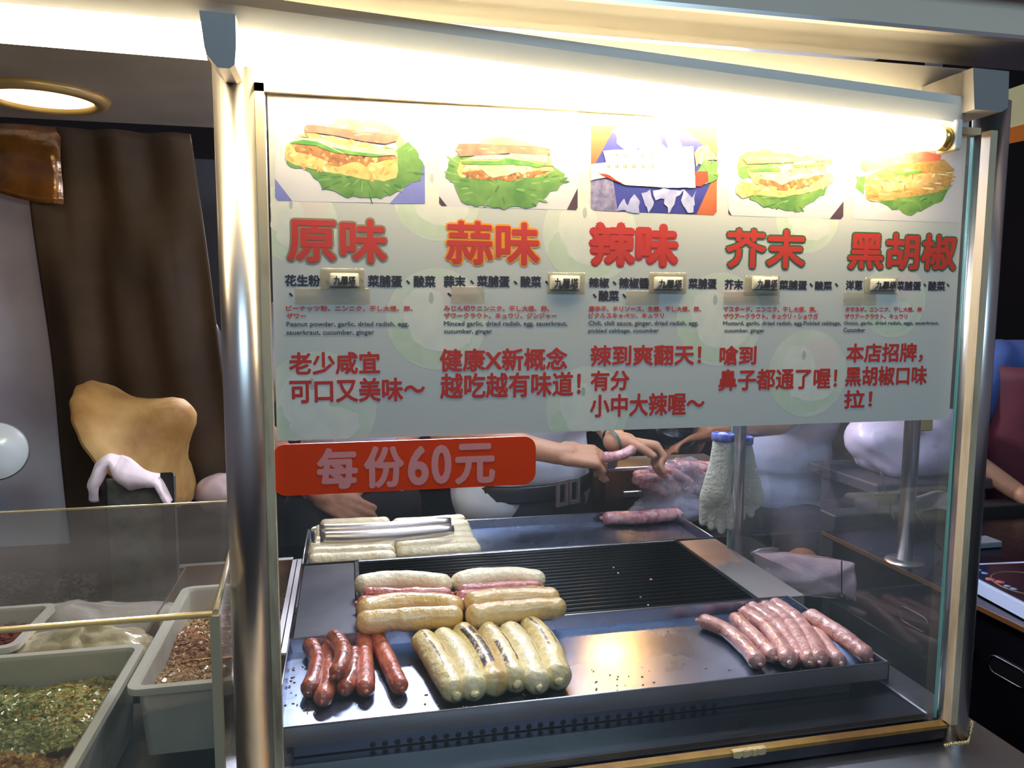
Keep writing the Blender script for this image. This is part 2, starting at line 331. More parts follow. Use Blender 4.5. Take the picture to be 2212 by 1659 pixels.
# ================================================================= CANOPY
can = thing('canopy', 'grey metal canopy over the front of the food cart', 'canopy', (.3, -.05, .35))
q = MB(); q.box(-1.6, 1.02, -.115, .0, .352, .36); q.build('underside_panel', ALU, can)
q = MB(); q.box(-1.6, 1.02, -.0, 1.0, .475, .50); q.build('roof_panel', ALU, can)
q = MB(); q.box(-1.6, 1.6, -.121, -.115, .352, .62, .001); q.build('front_lip', mat('lip_paint', (240, 220, 196), .5, .0, col2=(205, 188, 168), nscale=2, stretch=(.3, 1, 1)), can)
q = MB(); q.box(-1.6, 1.6, -.124, -.114, .348, .353); q.build('lip_edge', STEEL, can)
q = MB(); q.box(-1.6, 1.6, -.16, -.121, .41, .416); q.box(-1.6, 1.6, -.162, -.158, .41, .47); q.build('rain_gutter', STEEL_DK, can)
# ---- fluorescent battens
EM_T = emis('tube_light', (1, .80, .47, 1), TUBE)
def batten(label, a, b, hz, r):
    t = thing('fluorescent_lamp', label, 'lamp', ((a[0]+b[0])/2, a[1], (a[2]+b[2])/2))
    q = MB(); A = Vector(a); B = Vector(b); up = Vector((0, 0, 1)); q.cyl(A, B, r, 20); q.build('glass_tube', EM_T, t)
    d = (B-A).normalized()
    for P, s in ((A, -1), (B, 1)): q = MB(); q.cyl(P+d*s*.001, P+d*s*.016, r*1.02, 20); q.build('metal_cap', mat('lamp_cap', (205, 175, 95), .25, .8), t)
    q = MB()
    o = [(-.013, 0), (.013, 0), (.018, .022), (.018, .034), (-.018, .034), (-.018, .022)]
    P0 = A-d*.03+up*hz; P1 = B+d*.03+up*hz
    q.prism([P0+Vector((0, y, z)) for y, z in o], P1-P0); q.build('batten', WHITE_PAINT, t)
    for P, s in ((A, -1), (B, 1)):
        q = MB(); c = P+d*s*.020; q.box(c.x-.006, c.x+.006, c.y-.018, c.y+.018, c.z-.017, c.z+hz+.004, .003, 2); q.build('lamp_holder', WHITE_PAINT, t)
    return t
a = PY(512, 108, -.05); b = PY(2024, 299, -.05)
batten('long bright fluorescent tube above the menu board, right of the left post', a, b, .021, .016)
batten('fluorescent tube at the upper left, left of the left post', PY(-420, 22, -.05), PY(446, 97, -.05), .021, .016)
# lamp inside the stall over the grill, hidden from the front by the menu board
t = thing('grill_lamp', 'cool white tube lamp hanging over the grill behind the menu board', 'lamp', (.45, .52, .40))
q = MB(); q.cyl((.1, .52, .405), (.8, .52, .405), .013, 16); q.build('glass_tube', emis('inner_tube', (.80, .87, 1, 1), INNER), t)
q = MB(); q.box(.07, .83, .50, .54, .42, .447, .003); q.box(.07, .09, .505, .535, .39, .43); q.box(.81, .83, .505, .535, .39, .43); q.build('batten', WHITE_PAINT, t)
t = thing('added_rear_lamp', 'added cool white tube lamp lighting the people and rear tray, hidden by the menu board', 'lamp', (.85, .90, .44))  # added lamp, brightens the people and the rear tray
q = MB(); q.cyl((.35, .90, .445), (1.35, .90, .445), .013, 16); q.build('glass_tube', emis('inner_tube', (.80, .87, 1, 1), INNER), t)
q = MB(); q.box(.32, 1.38, .88, .92, .46, .49, .003); q.box(.32, .34, .885, .915, .43, .47); q.box(1.36, 1.38, .885, .915, .43, .47); q.build('batten', WHITE_PAINT, t)
# recessed downlight
c = PZ(92, 205, .45); t = thing('ceiling_downlight', 'round warm recessed ceiling lamp at the upper left', 'lamp', (c.x, c.y, .43))
q = MB(); q.lathe((c.x, c.y, .45), [(.100, .004), (.100, -.012), (.106, -.016), (.118, -.016), (.128, -.012), (.134, 0), (.001, 0)], 48); q.build('trim_ring', mat('downlight_ring', (190, 165, 110), .35, .4), t)
q = MB(); q.lathe((c.x, c.y, .45), [(.001, -.006), (.099, -.006), (.099, -.002)], 48); q.build('diffuser', emis('downlight_glow', (1, .72, .34, 1), DOWN), t)

# ================================================================= POSTER
PYF = -.004
def UV(px, py, y=PYF): p = PY(px, py, y); return (p.x, p.z)
poster = thing('menu_poster', 'large white printed menu board with five sandwich pictures and red Chinese writing, on the window', 'poster', (.41, PYF, -.174))
m = MB(); m.box(-.086, .909, PYF, -.0022, -.174, .2515)
m.build('sheet', mat('poster_paper', (190, 192, 188), .33, spec=.4), poster)
RED = mat('ink_red', (192, 56, 48), .45); INK = mat('ink_dark', (58, 54, 62), .4); INKG = mat('ink_grey', (92, 90, 96), .4); RED2 = mat('ink_soft_red', (206, 78, 66), .4)
OUTS = {'brown': mat('ink_brown', (150, 128, 100), .4), 'gold': mat('ink_gold', (232, 150, 40), .4), 'green': mat('ink_green', (70, 98, 62), .4), 'red': RED}
yb = PYF-.0003
def flat(mb, pts, y, wob=0., seed=0, sub=1):
    """flat printed patch given in picture-plane coordinates"""
    P = [Vector((p[0], y, p[1])) for p in pts]
    if wob:
        Q = []
        for i in range(len(P)):
            a = P[i]; b = P[(i+1) % len(P)]; k = max(2, int((b-a).length/.006))
            for j in range(k):
                p = a.lerp(b, j/k); nv = noise.noise_vector(p*110+Vector((seed, 0, seed))); Q.append(p+Vector((nv.x, 0, nv.z))*wob)
        P = Q
    n = len(mb.v); mb.v += P; mb.f.append(tuple(range(n, n+len(P)))); mb.mi.append(mb.cur); mb.sm.append(False)
def rrect(x0, x1, z0, z1, r, corners='tlbr', n=6):
    out = []
    for (cx, cz, a0, key) in ((x1-r, z1-r, 0, 1), (x0+r, z1-r, 90, 1), (x0+r, z0+r, 180, 1), (x1-r, z0+r, 270, 1)):
        for i in range(n+1):
            a = math.radians(a0+90*i/n); out.append((cx+r*math.cos(a), cz+r*math.sin(a)))
    return out
def printmat(n, c1, c2, sc_=60): return mat('print_'+n, c1, .4, col2=c2, nscale=sc_)
PR = dict(lett=printmat('lettuce', (84, 126, 66), (120, 154, 84), 45), lettl=printmat('pale_lettuce', (160, 200, 110), (196, 220, 140), 40), bread=printmat('bread', (214, 168, 98), (226, 190, 130), 90),
          meat=printmat('filling', (140, 92, 58), (176, 124, 80), 140), white=printmat('egg', (232, 222, 176), (215, 205, 140), 70), cuc=printmat('cucumber', (74, 132, 62), (120, 160, 88), 60),
          onion=printmat('onion', (176, 140, 92), (205, 178, 128), 90), saus=printmat('sausage', (206, 98, 82), (226, 132, 112), 60), grey=printmat('plate', (206, 202, 206), (196, 192, 198), 12),
          blue=printmat('napkin', (120, 122, 190), (130, 134, 198), 30), dark=printmat('corner', (78, 56, 70), (88, 66, 76), 30), navy=printmat('cloth', (52, 56, 130), (66, 70, 150), 30),
          leaf=printmat('cloth_leaf', (186, 188, 216), (150, 152, 200), 60), wood=printmat('wood', (170, 84, 52), (190, 104, 66), 20), plaid=printmat('plaid', (150, 142, 170), (108, 102, 140), 150),
          wrap=printmat('wrapper', (236, 226, 208), (226, 214, 192), 20), char=printmat('wrap_mark', (120, 110, 100), (120, 110, 100), 5), tom=printmat('tomato', (190, 50, 36), (214, 80, 60), 50),
          rind=printmat('noodle', (158, 122, 70), (196, 158, 98), 120), lime=printmat('cream_sauce', (220, 222, 130), (236, 232, 170), 80))
PR.update(lettd=printmat('lettuce_vein', (66, 106, 56), (88, 130, 68), 60), lettv=printmat('lettuce_light', (112, 154, 88), (136, 172, 100), 60), meatd=printmat('filling_dark', (112, 70, 46), (150, 100, 66), 90), breadd=printmat('crust', (196, 146, 82), (206, 160, 100), 60), sausd=printmat('sausage_light', (224, 138, 120), (230, 150, 130), 60))
DAB = dict(lett=(('lettd', 'lettv'), 60, .008, .0016), lettl=(('lettv', 'white'), 14, .010, .002), meat=(('meatd', 'onion', 'breadd'), 70, .0032, .0024), bread=(('breadd', 'white', 'breadd'), 60, .004, .0024), onion=(('breadd', 'meat', 'white'), 46, .006, .0016),
           white=(('lime', 'bread'), 14, .004, .002), saus=(('sausd',), 16, .008, .0012), rind=(('meat', 'breadd', 'onion', 'white'), 80, .010, .0014), lime=(('white',), 14, .004, .002), cuc=(('lettv',), 6, .008, .0008))
PK = list(PR.keys()); PM = [PR[k] for k in PK]
def picture(frame, layers, conv, name='food_picture'):
    mb = MB(); 
    for li, (k, pts, wob) in enumerate(layers):
        mb.cur = PK.index(k); Y = PYF-.0002-li*.0001
        P = [UV(*conv(*p)) for p in pts]
        flat(mb, P, Y, wob*1.6, li*3.1)
        if k in DAB:
            rnd = random.Random(li*7+len(P)); xs = [p[0] for p in P]; zs = [p[1] for p in P]; c_ = 0; ar = abs(sum(P[i-1][0]*P[i][1]-P[i][0]*P[i-1][1] for i in range(len(P))))/2; lim = min(80, DAB[k][1]*ar/(.0085 if k in ('lett',) else .0035))
            for _ in range(900):
                x = rnd.uniform(min(xs), max(xs)); z = rnd.uniform(min(zs), max(zs)); ins = False
                for i in range(len(P)):
                    (xa, za), (xb, zb) = P[i], P[i-1]
                    if (za > z) != (zb > z) and x < (xb-xa)*(z-za)/(zb-za)+xa: ins = not ins
                if not ins: continue
                c_ += 1
                if c_ > lim: break
                mb.cur = PK.index(rnd.choice(DAB[k][0])); a0 = rnd.random()*6.28; L_, w_ = DAB[k][2]*rnd.uniform(.5, 1.3), DAB[k][3]*rnd.uniform(.5, 1.2)
                if k == 'lett': a0 = math.atan2(z-sum(zs)/len(zs), x-sum(xs)/len(xs))
                if k in ('saus', 'cuc', 'rind'): a0 = rnd.uniform(-.15, .15)
                n0 = len(mb.v); m_ = 7
                for j in range(m_):
                    t_ = 2*math.pi*j/m_; u_ = L_*math.cos(t_)*rnd.uniform(.7, 1.1); v_ = w_*math.sin(t_)*rnd.uniform(.7, 1.1)
                    mb.v.append(Vector((x+u_*math.cos(a0)-v_*math.sin(a0), Y-.00001-c_*.000001, z+u_*math.sin(a0)+v_*math.cos(a0))))
                mb.f.append(tuple(range(n0, n0+m_))); mb.mi.append(mb.cur); mb.sm.append(False)
    bm = bmesh.new(); o = mb.build(name, PM, poster, recalc=False); bm.from_mesh(o.data)
    bmesh.ops.triangulate(bm, faces=bm.faces[:], ngon_method='EAR_CLIP')
    for f in bm.faces:
        if f.normal.y > 0: f.normal_flip()
    bm.to_mesh(o.data); bm.free(); return o
c2 = lambda x, y: (560+x/3.16, 180+y/3.16)
c3 = lambda x, y: (1240+x/2.572, 180+y/2.572)
L = [('grey', [(105, 70), (1130, 70), (1132, 822), (130, 803), (110, 780)], 0),
 ('blue', [(108, 650), (225, 802), (125, 802), (108, 780)], 0), ('blue', [(1130, 560), (1131, 821), (890, 819)], 0),
 ('lettl', [(470, 290), (530, 235), (620, 245), (700, 260), (740, 245), (870, 270), (930, 310), (1000, 400), (995, 440), (940, 440), (900, 330), (470, 310)], .002),
 ('lett', [(175, 540), (180, 500), (940, 440), (1020, 410), (1060, 450), (1090, 520), (1110, 560), (1105, 650), (1030, 680), (950, 740), (870, 770), (760, 795), (690, 780), (600, 780), (520, 740), (430, 710), (380, 640), (300, 580), (200, 560)], .003),
 ('bread', [(175, 500), (185, 430), (230, 390), (940, 470), (950, 590), (935, 650), (850, 665), (700, 655), (560, 620), (420, 600), (250, 560), (180, 520)], .001),
 ('meat', [(230, 420), (300, 410), (560, 470), (930, 490), (930, 520), (800, 530), (720, 560), (640, 540), (540, 580), (450, 530), (350, 500), (240, 470)], .003),
 ('onion', [(250, 370), (360, 330), (540, 370), (700, 400), (870, 430), (800, 455), (600, 440), (420, 390)], .003),
 ('white', [(240, 370), (400, 375), (600, 430), (935, 450), (930, 490), (780, 495), (560, 480), (400, 420), (250, 400)], .001),
 ('cuc', [(205, 405), (300, 385), (400, 400), (580, 485), (500, 470), (380, 425), (220, 412)], 0), ('cuc', [(490, 435), (640, 465), (800, 485), (930, 490), (780, 503), (600, 485)], 0),
 ('saus', [(303, 310), (320, 285), (380, 285), (560, 310), (760, 335), (900, 340), (950, 365), (935, 395), (860, 415), (700, 395), (540, 360), (400, 340), (320, 335)], 0)]
picture(None, L, c2)
L = [('grey', [(1228, 90), (2173, 90), (2173, 850), (2160, 866), (1245, 838), (1228, 820)], 0), ('dark', [(1228, 770), (1282, 838), (1245, 838), (1228, 820)], 0), ('dark', [(2173, 715), (2173, 850), (2160, 866), (2100, 862)], 0),
 ('lettl', [(1440, 430), (1560, 375), (1660, 360), (1780, 375), (1870, 430)], .002), ('lett', [(1300, 520), (1400, 480), (2000, 560), (2090, 610), (2090, 680), (1990, 740), (1920, 810), (1880, 850), (1750, 850), (1600, 850), (1450, 830), (1380, 800), (1340, 740), (1330, 680), (1275, 650), (1280, 570)], .003),
 ('bread', [(1350, 600), (1370, 530), (1500, 490), (1980, 500), (2010, 600), (1900, 640), (1700, 650), (1500, 650), (1370, 640)], .001), ('meat', [(1380, 600), (1500, 590), (2000, 600), (1900, 635), (1700, 665), (1500, 650), (1400, 630)], .002),
 ('white', [(1390, 570), (1500, 560), (1850, 550), (1870, 600), (1800, 620), (1690, 615), (1600, 630), (1520, 600), (1400, 590)], .004), ('white', [(1420, 520), (1500, 480), (1660, 490), (1900, 510), (1975, 545), (1700, 520)], .001),
 ('cuc', [(1370, 530), (1520, 530), (1640, 530), (1680, 510), (1980, 560), (1900, 575), (1750, 555), (1560, 560), (1380, 550)], 0), ('lime', [(1690, 500), (1760, 450), (1850, 470), (1980, 490), (1970, 545), (1880, 530), (1760, 510)], .003),
 ('saus', [(1340, 450), (1360, 415), (1450, 412), (1700, 422), (1900, 430), (1980, 450), (1990, 485), (1900, 490), (1700, 478), (1500, 492), (1370, 500)], 0)]
picture(None, L, c2)
L = [('wood', [(95, 235), (797, 240), (792, 715), (775, 733), (110, 705), (92, 690)], 0), ('navy', [(230, 240), (590, 240), (790, 400), (797, 470), (680, 727), (240, 712), (120, 440)], 0),
 ('plaid', [(92, 530), (215, 530), (242, 712), (110, 706), (92, 690)], 0), ('leaf', [(220, 260), (480, 240), (500, 370), (300, 380), (230, 320)], .006), ('leaf', [(500, 260), (560, 250), (600, 370), (520, 360)], .004),
 ('leaf', [(240, 710), (270, 640), (300, 680), (330, 620), (370, 650), (350, 716)], .004), ('leaf', [(380, 610), (420, 590), (440, 660), (420, 718), (390, 680)], .003), ('leaf', [(440, 600), (500, 585), (560, 590), (610, 590), (560, 640), (540, 722), (520, 722), (500, 650), (450, 640)], .003), ('leaf', [(605, 590), (650, 630), (680, 590), (660, 720), (630, 720), (600, 650)], .003),
 ('lett', [(665, 500), (720, 420), (797, 440), (795, 540), (700, 560)], .003), ('tom', [(668, 490), (740, 490), (745, 545), (700, 575), (670, 570)], 0), ('bread', [(665, 385), (740, 345), (797, 420), (740, 430), (670, 450)], .004),
 ('wrap', [(92, 450), (175, 440), (160, 375), (230, 370), (420, 368), (660, 350), (672, 580), (520, 580), (280, 565), (190, 520), (92, 540)], .0005), ('tom', [(130, 495), (170, 495), (280, 560), (170, 520)], .002)]
picture(None, L, c3)
yt = PYF-.0018
for i, (s_, x) in enumerate((('辣', 235), ('大', 235), ('中', 282), ('小', 328), ('蒜', 380), ('原', 430), ('味', 190), ('辣', 330), ('辣', 282), ('味', 380), ('味', 432))):
    yy = 400 if i in (1, 2, 3, 4, 5) else 462
    a = c3(x-11, yy-14); b = c3(x+11, yy+14); text_plane(s_, UV(*a), UV(*b), yt, PR['char'], poster)
L = [('grey', [(858, 150), (1498, 150), (1496, 740), (1480, 755), (875, 735), (857, 720)], 0), ('dark', [(1420, 753), (1497, 655), (1495, 740), (1480, 755)], 0), ('dark', [(857, 700), (875, 733), (866, 731), (857, 722)], 0),
 ('lett', [(915, 410), (1060, 365), (1130, 390), (1390, 400), (1440, 450), (1000, 520), (940, 540), (910, 520)], .003), ('lett', [(960, 620), (1380, 580), (1410, 570), (1390, 620), (1310, 660), (1250, 715), (1150, 700), (1040, 680), (980, 650)], .003),
 ('onion', [(960, 480), (1400, 440), (1410, 540), (1180, 600), (1000, 560)], .002), ('meat', [(1020, 530), (1390, 490), (1400, 560), (1160, 600), (1020, 560)], .003),
 ('bread', [(893, 580), (930, 540), (1000, 560), (1160, 600), (1300, 580), (1400, 500), (1440, 510), (1440, 550), (1340, 600), (1160, 635), (1000, 620), (930, 640), (900, 610)], .001),
 ('lime', [(1010, 540), (1080, 500), (1200, 510), (1400, 480), (1390, 510), (1250, 530), (1150, 560), (1070, 540)], .003), ('cuc', [(975, 478), (1140, 468), (1140, 488), (980, 492)], 0), ('cuc', [(1210, 450), (1400, 438), (1390, 458), (1220, 468)], 0),
 ('saus', [(935, 420), (960, 400), (1200, 410), (1390, 405), (1400, 430), (1200, 440), (960, 450)], 0), ('white', [(1220, 437), (1330, 430), (1320, 450), (1220, 452)], 0), ('white', [(1130, 460), (1200, 450), (1210, 480), (1150, 510)], .002)]
picture(None, L, c3)
L = [('grey', [(1560, 200), (2160, 200), (2145, 775), (1560, 755), (1553, 740)], 0), ('lett', [(1565, 520), (1615, 510), (1610, 610), (1565, 585)], .003), ('lett', [(1680, 640), (2000, 600), (2100, 560), (2040, 650), (1950, 700), (1870, 730), (1760, 700)], .003),
 ('rind', [(1615, 530), (1700, 480), (1850, 430), (2060, 425), (2110, 480), (2090, 570), (2000, 610), (1800, 640), (1660, 660), (1620, 640)], .001), ('onion', [(1640, 560), (1800, 530), (1980, 500), (2040, 520), (1900, 580), (1700, 600)], .003),
 ('cuc', [(1700, 510), (1930, 485), (1925, 500), (1710, 522)], 0), ('saus', [(1590, 470), (1600, 430), (1750, 410), (1850, 385), (1960, 380), (2040, 400), (2030, 430), (1800, 450), (1620, 490)], 0)]
picture(None, L, c3)
# faint watermark plates printed on the sheet
WM = (printmat('faint_plate', (196, 203, 186), (206, 208, 196), 40), printmat('faint_pink', (212, 198, 190), (208, 202, 196), 60), printmat('faint_green', (188, 200, 176), (196, 206, 186), 60), printmat('faint_grey', (170, 172, 168), (176, 178, 172), 40), printmat('faint_cream', (216, 214, 202), (206, 208, 198), 60))
def watermark(px, py, r, a0=0, a1=360, clipz=None):
    c = UV(px, py); mb = MB(); full = (a0 == 0 and a1 == 360)
    def disc(cx, cz, rx, rz, k, y, wob=0, seed=0):
        mb.cur = k; P = [(cx+rx*math.cos(t), cz+rz*math.sin(t)) for t in [2*math.pi*i/40 for i in range(40)]]
        P = [(min(max(x, -.0855), .9085), max(z, -.1735)) for x, z in P]; flat(mb, P, y, wob, seed)
    disc(c[0], c[1], r, r, 0, PYF-.00006)
    disc(c[0]-.1*r, c[1]-.35*r, r*.8, r*.55, 2, PYF-.00009, .002, px); disc(c[0]+.25*r, c[1]+.42*r, r*.55, r*.36, 1, PYF-.00011, .002, px+1)
    disc(c[0]-.25*r, c[1]+.15*r, r*.42, r*.5, 4, PYF-.00013, .003, px+2); disc(c[0]+.1*r, c[1]-.3*r, r*.6, r*.33, 4, PYF-.00014, .003, px+3)
    disc(c[0]-.12*r, c[1]+.42*r, r*.05, r*.11, 3, PYF-.00016, .001, px)
    mb.build('watermark', WM, poster, recalc=False)
for p in ((945, 690, .066), (1275, 505, .066), (690, 880, .072), (1270, 885, .060), (1555, 690, .066), (1745, 807, .064), (945, 425, .056), (1745, 470, .05), (1930, 650, .055), (640, 480, .05)):
    watermark(*p)
# ---- writing
def tx(s_, x0, y0, x1, y1, m=INK, bold=0., name='lettering', res=2, smear=0., yoff=0.):
    return text_plane(s_, UV(x0, y0), UV(x1, y1), yb-yoff, m, poster, name, bold, res, smear=smear)
for s_, box, oc in (('原味', (618, 468, 837, 570), 'brown'), ('蒜味', (962, 475, 1166, 574), 'gold'), ('辣味', (1275, 481, 1463, 577), 'red'), ('芥末', (1569, 492, 1738, 582), 'green'), ('黑胡椒', (1834, 500, 2064, 586), 'green')):
    # outline first, letters on top of it
    a = UV(box[0], box[1]); b = UV(box[2], box[3])
    text_plane(s_, a, b, yb, OUTS[oc], poster, 'heading_outline', 0, 3, smear=.0040, grow=-.002)
    text_plane(s_, a, b, yb-.0003, RED, poster, 'heading', 0, 3, smear=.0016, grow=-.002)
DOT = '、'
for s_, *b in (('花生粉', 616, 594, 691, 618), (DOT, 703, 606, 710, 613), (DOT, 779, 603, 785, 610), ('菜脯蛋', 795, 595, 868, 620), (DOT, 878, 606, 885, 613), ('酸菜', 894, 596, 940, 620), (DOT, 625, 633, 632, 640),
    ('蒜末', 959, 596, 1005, 620), (DOT, 1016, 606, 1023, 613), ('菜脯蛋', 1031, 596, 1100, 620), (DOT, 1110, 607, 1117, 614), ('酸菜', 1125, 597, 1168, 620), (DOT, 1178, 607, 1186, 615), (DOT, 967, 633, 975, 640),
    ('辣椒', 1273, 600, 1315, 621), (DOT, 1324, 608, 1331, 615), ('辣椒醬', 1338, 600, 1401, 623), ('菜脯蛋', 1488, 602, 1547, 624), (DOT, 1281, 635, 1288, 643), ('酸菜', 1294, 628, 1336, 650), (DOT, 1345, 635, 1352, 643),
    ('芥末', 1566, 604, 1604, 625), ('菜脯蛋', 1684, 606, 1742, 626), (DOT, 1749, 612, 1755, 619), ('酸菜', 1761, 608, 1796, 626), (DOT, 1804, 612, 1810, 619),
    ('洋蔥', 1828, 606, 1862, 626), ('菜脯蛋', 1936, 608, 1988, 627), (DOT, 1995, 613, 2000, 619), ('酸菜', 2006, 608, 2040, 628), (DOT, 2045, 613, 2050, 619)):
    tx(s_, *b, smear=.0006)
for s_, *b in (('ピーナッツ粉、ニンニク、干し大根、卵、', 618, 660, 891, 672), ('ザワー', 619, 677, 661, 688), ('みじん切りニンニク、干し大根、卵、', 959, 660, 1186, 672), ('ザワークラウト、キュウリ、ジンジャー', 959, 676, 1202, 688),
    ('唐辛子、チリソース、生姜、干し大根、卵、', 1272, 661, 1514, 673), ('ピクルスキャベツ、キュウリ', 1272, 676, 1433, 687), ('マスタード、ニンニク、干し大根、卵、', 1563, 662, 1763, 674), ('ザウアークラウト、キュウリ・ショウガ', 1563, 677, 1766, 689),
    ('タマネギ、ニンニク、干し大根、卵', 1826, 663, 1990, 674), ('ザウアークラウト、キュウリ', 1825, 678, 1959, 689)):
    tx(s_, *b, m=RED2, smear=.0003)
for s_, *b in (('Peanut powder, garlic, dried radish, egg,', 619, 695, 883, 707), ('sauerkraut, cucumber, ginger', 619, 713, 808, 725), ('Minced garlic, dried radish, egg, sauerkraut,', 959, 694, 1225, 706), ('cucumber, ginger', 959, 711, 1063, 722),
    ('Chili, chili sauce, ginger, dried radish, egg,', 1271, 693, 1508, 705), ('pickled cabbage, cucumber', 1271, 710, 1423, 720), ('Mustard, garlic, dried radish, egg,Pickled cabbage,', 1562, 694, 1816, 704), ('cucumber, ginger', 1565, 710, 1651, 720),
    ('Onion, garlic, dried radish, eggs, sauerkraut,', 1823, 694, 2027, 703), ('Cucumber', 1822, 708, 1868, 717)):
    tx(s_, *b, m=INKG, smear=.0002)
for s_, *b in (('老少咸宜', 625, 762, 820, 806), ('可口又美味～', 626, 820, 917, 864), ('健康X新概念', 951, 754, 1224, 798), ('越吃越有味道！', 952, 808, 1253, 854), ('辣到爽翻天！', 1277, 747, 1513, 787), ('有分', 1277, 802, 1358, 842), ('小中大辣喔～', 1276, 853, 1520, 894),
    ('嗆到', 1556, 748, 1632, 787), ('鼻子都通了喔！', 1554, 799, 1806, 838), ('本店招牌，', 1830, 743, 1992, 781), ('黑胡椒口味', 1828, 793, 2000, 830), ('拉！', 1825, 844, 1882, 880)):
    tx(s_, *b, m=RED, smear=.0009)
# taped paper labels (things stuck on the poster)
TAPE = clear('tape_film', (240, 236, 226), .28, .18, (206, 200, 184), bump=.5)
LAB = mat('label_paper', (206, 200, 182), .35)
labs = ((712, 590, 775, 621, 691, 579, 788, 624, 'first from the left, beside the peanut powder line'), (1187, 595, 1251, 628, 1183, 588, 1262, 634, 'second from the left, after the pickled cabbage of the garlic'),
        (1411, 598, 1473, 627, 1401, 588, 1481, 633, 'middle one, after the chili sauce words'), (1623, 598, 1677, 627, 1607, 595, 1681, 637, 'fourth from the left, in the mustard column'), (1878, 602, 1932, 629, 1866, 600, 1936, 634, 'rightmost, in the black pepper column'))
for x0, y0, x1, y1, X0, Y0, X1, Y1, d in labs:
    a = UV(x0, y0); b = UV(x1, y1); A = UV(X0, Y0); B = UV(X1, Y1)
    t = thing('taped_label', 'bulging paper label under tape, '+d, 'label', ((a[0]+b[0])/2, PYF, b[1]), 'taped labels on the menu')
    def bulge(u, v): x = a[0]+u*(b[0]-a[0]); z = a[1]+v*(b[1]-a[1]); return (x, PYF-.0022-.0050*(math.sin(math.pi*u)**.5)*(math.sin(math.pi*v)**.6), z)
    q = MB(); q.grid(bulge, 12, 8, .0006); q.build('paper', LAB, t)
    text_plane('九層塔', (a[0]+.005, a[1]-.004), (b[0]-.004, b[1]+.004), PYF-.0088, INK, t, 'lettering', 0, 3, smear=.0004)
    def tp(u, v): x = A[0]+u*(B[0]-A[0]); z = A[1]+v*(B[1]-A[1]); return (x, PYF-.0025+.0006*noise.noise(Vector((x*200, z*200, 1))), z)
    q = MB(); q.grid(tp, 10, 6, .0003); q.build('tape', TAPE, t)
for i, (x0, y0, x1, y1, d) in enumerate(((637, 621, 799, 656, 'below the peanut powder words'), (974, 618, 1046, 655, 'below the minced garlic words'), (1352, 627, 1423, 657, 'below the chili sauce words'), (1562, 628, 1681, 657, 'below the mustard words'), (1822, 630, 1891, 658, 'below the onion words'))):
    A = UV(x0, y0); B = UV(x1, y1)
    def tp(u, v): x = A[0]+u*(B[0]-A[0]); z = A[1]+v*(B[1]-A[1]); return (x+.0012*noise.noise(Vector((z*400, 0, i)))*(1 if u in (0, 1) else 0), PYF-.0020+.0005*noise.noise(Vector((x*160, z*160, 4))), z)
    q = MB(); q.grid(tp, 16, 8, .0004); q.build('blank_tape', clear('tape_patch', (248, 245, 240), .12, .3, (206, 200, 190), bump=.3), None, 'blank strip of clear tape on the menu, '+d, 'tape', 'blank tape strips on the menu')
# ---- red price sign
a = UV(587, 962, -.007); b = UV(1157, 1062, -.007)
x0, x1 = a[0], b[0]; z1 = UV(860, 952, -.007)[1]; z0 = UV(860, 1060, -.007)[1]
sg = thing('price_sign', 'red rounded price sign below the menu board, on the window', 'sign', ((x0+x1)/2, -.006, z0))
o = rrect(x0, x1, z0, z1, .017, n=8); q = MB(); q.prism([(x, -.0068, z) for x, z in o], (0, .0034, 0)); q.build('plate', mat('sign_red', (222, 60, 8), .3, coat=.3), sg)
pk = mat('sign_pink', (220, 140, 138), .35)
for s_, *bx in (('每', 685, 970, 772, 1053), ('份', 787, 966, 872, 1050), ('6', 882, 965, 925, 1046), ('0', 933, 963, 974, 1043), ('元', 984, 961, 1068, 1042)):
    text_plane(s_, UV(bx[0], bx[1], -.007), UV(bx[2], bx[3], -.007), -.0070, pk, sg, 'lettering', 0, 4, smear=.0020, grow=-.001)
# ================================================================= GRILL
TF = -.624; RIM = -.600
gr = thing('charcoal_grill', 'wide steel sausage grill with black bars inside the display window', 'grill', (.40, .45, -.667))
q = MB(); q.box(-.085, .843, .105, .118, -.666, -.632, .001); q.build('front_panel', steel('box_steel', (120, 118, 124), .36, (.06, 1, 1)), gr)
q = MB(); q.box(-.095, .93, .118, .768, -.6665, -.630); q.build('body', STEEL_DK, gr)
for i in range(31):
    x = .03+i*.0186; q = MB(); q.lathe((x, .1048, -.6600), [(.0001, 0), (.0046, 0), (.0046, -.002), (.0001, -.002)], 14, axis=(0, -1, 0)); q.build('air_hole', DARK, gr)
q = MB(); q.box(-.102, .013, .375, .768, -.63, -.601, .002); q.build('hot_plate', PLATE, gr)
q = MB(); q.box(.013, .022, .375, .768, -.62, -.599, .001); q.build('divider', IRON, gr)
q = MB(); q.box(.022, .812, .378, .765, -.630, -.627); q.build('pit_floor', mat('sooty_pit', (20, 19, 21), .45, .3, col2=(34, 30, 28), nscale=14), gr)
NB = 20
for i in range(NB):
    y = .385+.375*i/(NB-1); q = MB(); q.tube([(.022, y, -.606), (.812, y, -.606)], [.0042, .0042], 8, squash=(1, 1.3)); q.build('grill_bar', IRON, gr)
q = MB(); q.box(.812, .822, .372, .768, -.63, -.5985, .001); q.build('side_rail', IRON, gr)
q = MB(); q.box(.822, .928, .372, .768, -.630, -.6015, .001); q.build('side_shelf', steel('shelf_steel', (205, 196, 190), .42, (1, .1, 1), bump=.03), gr)
q = MB(); q.box(.022, .822, .766, .772, -.63, -.5985, .001); q.build('rear_rail', STEEL_H, gr)
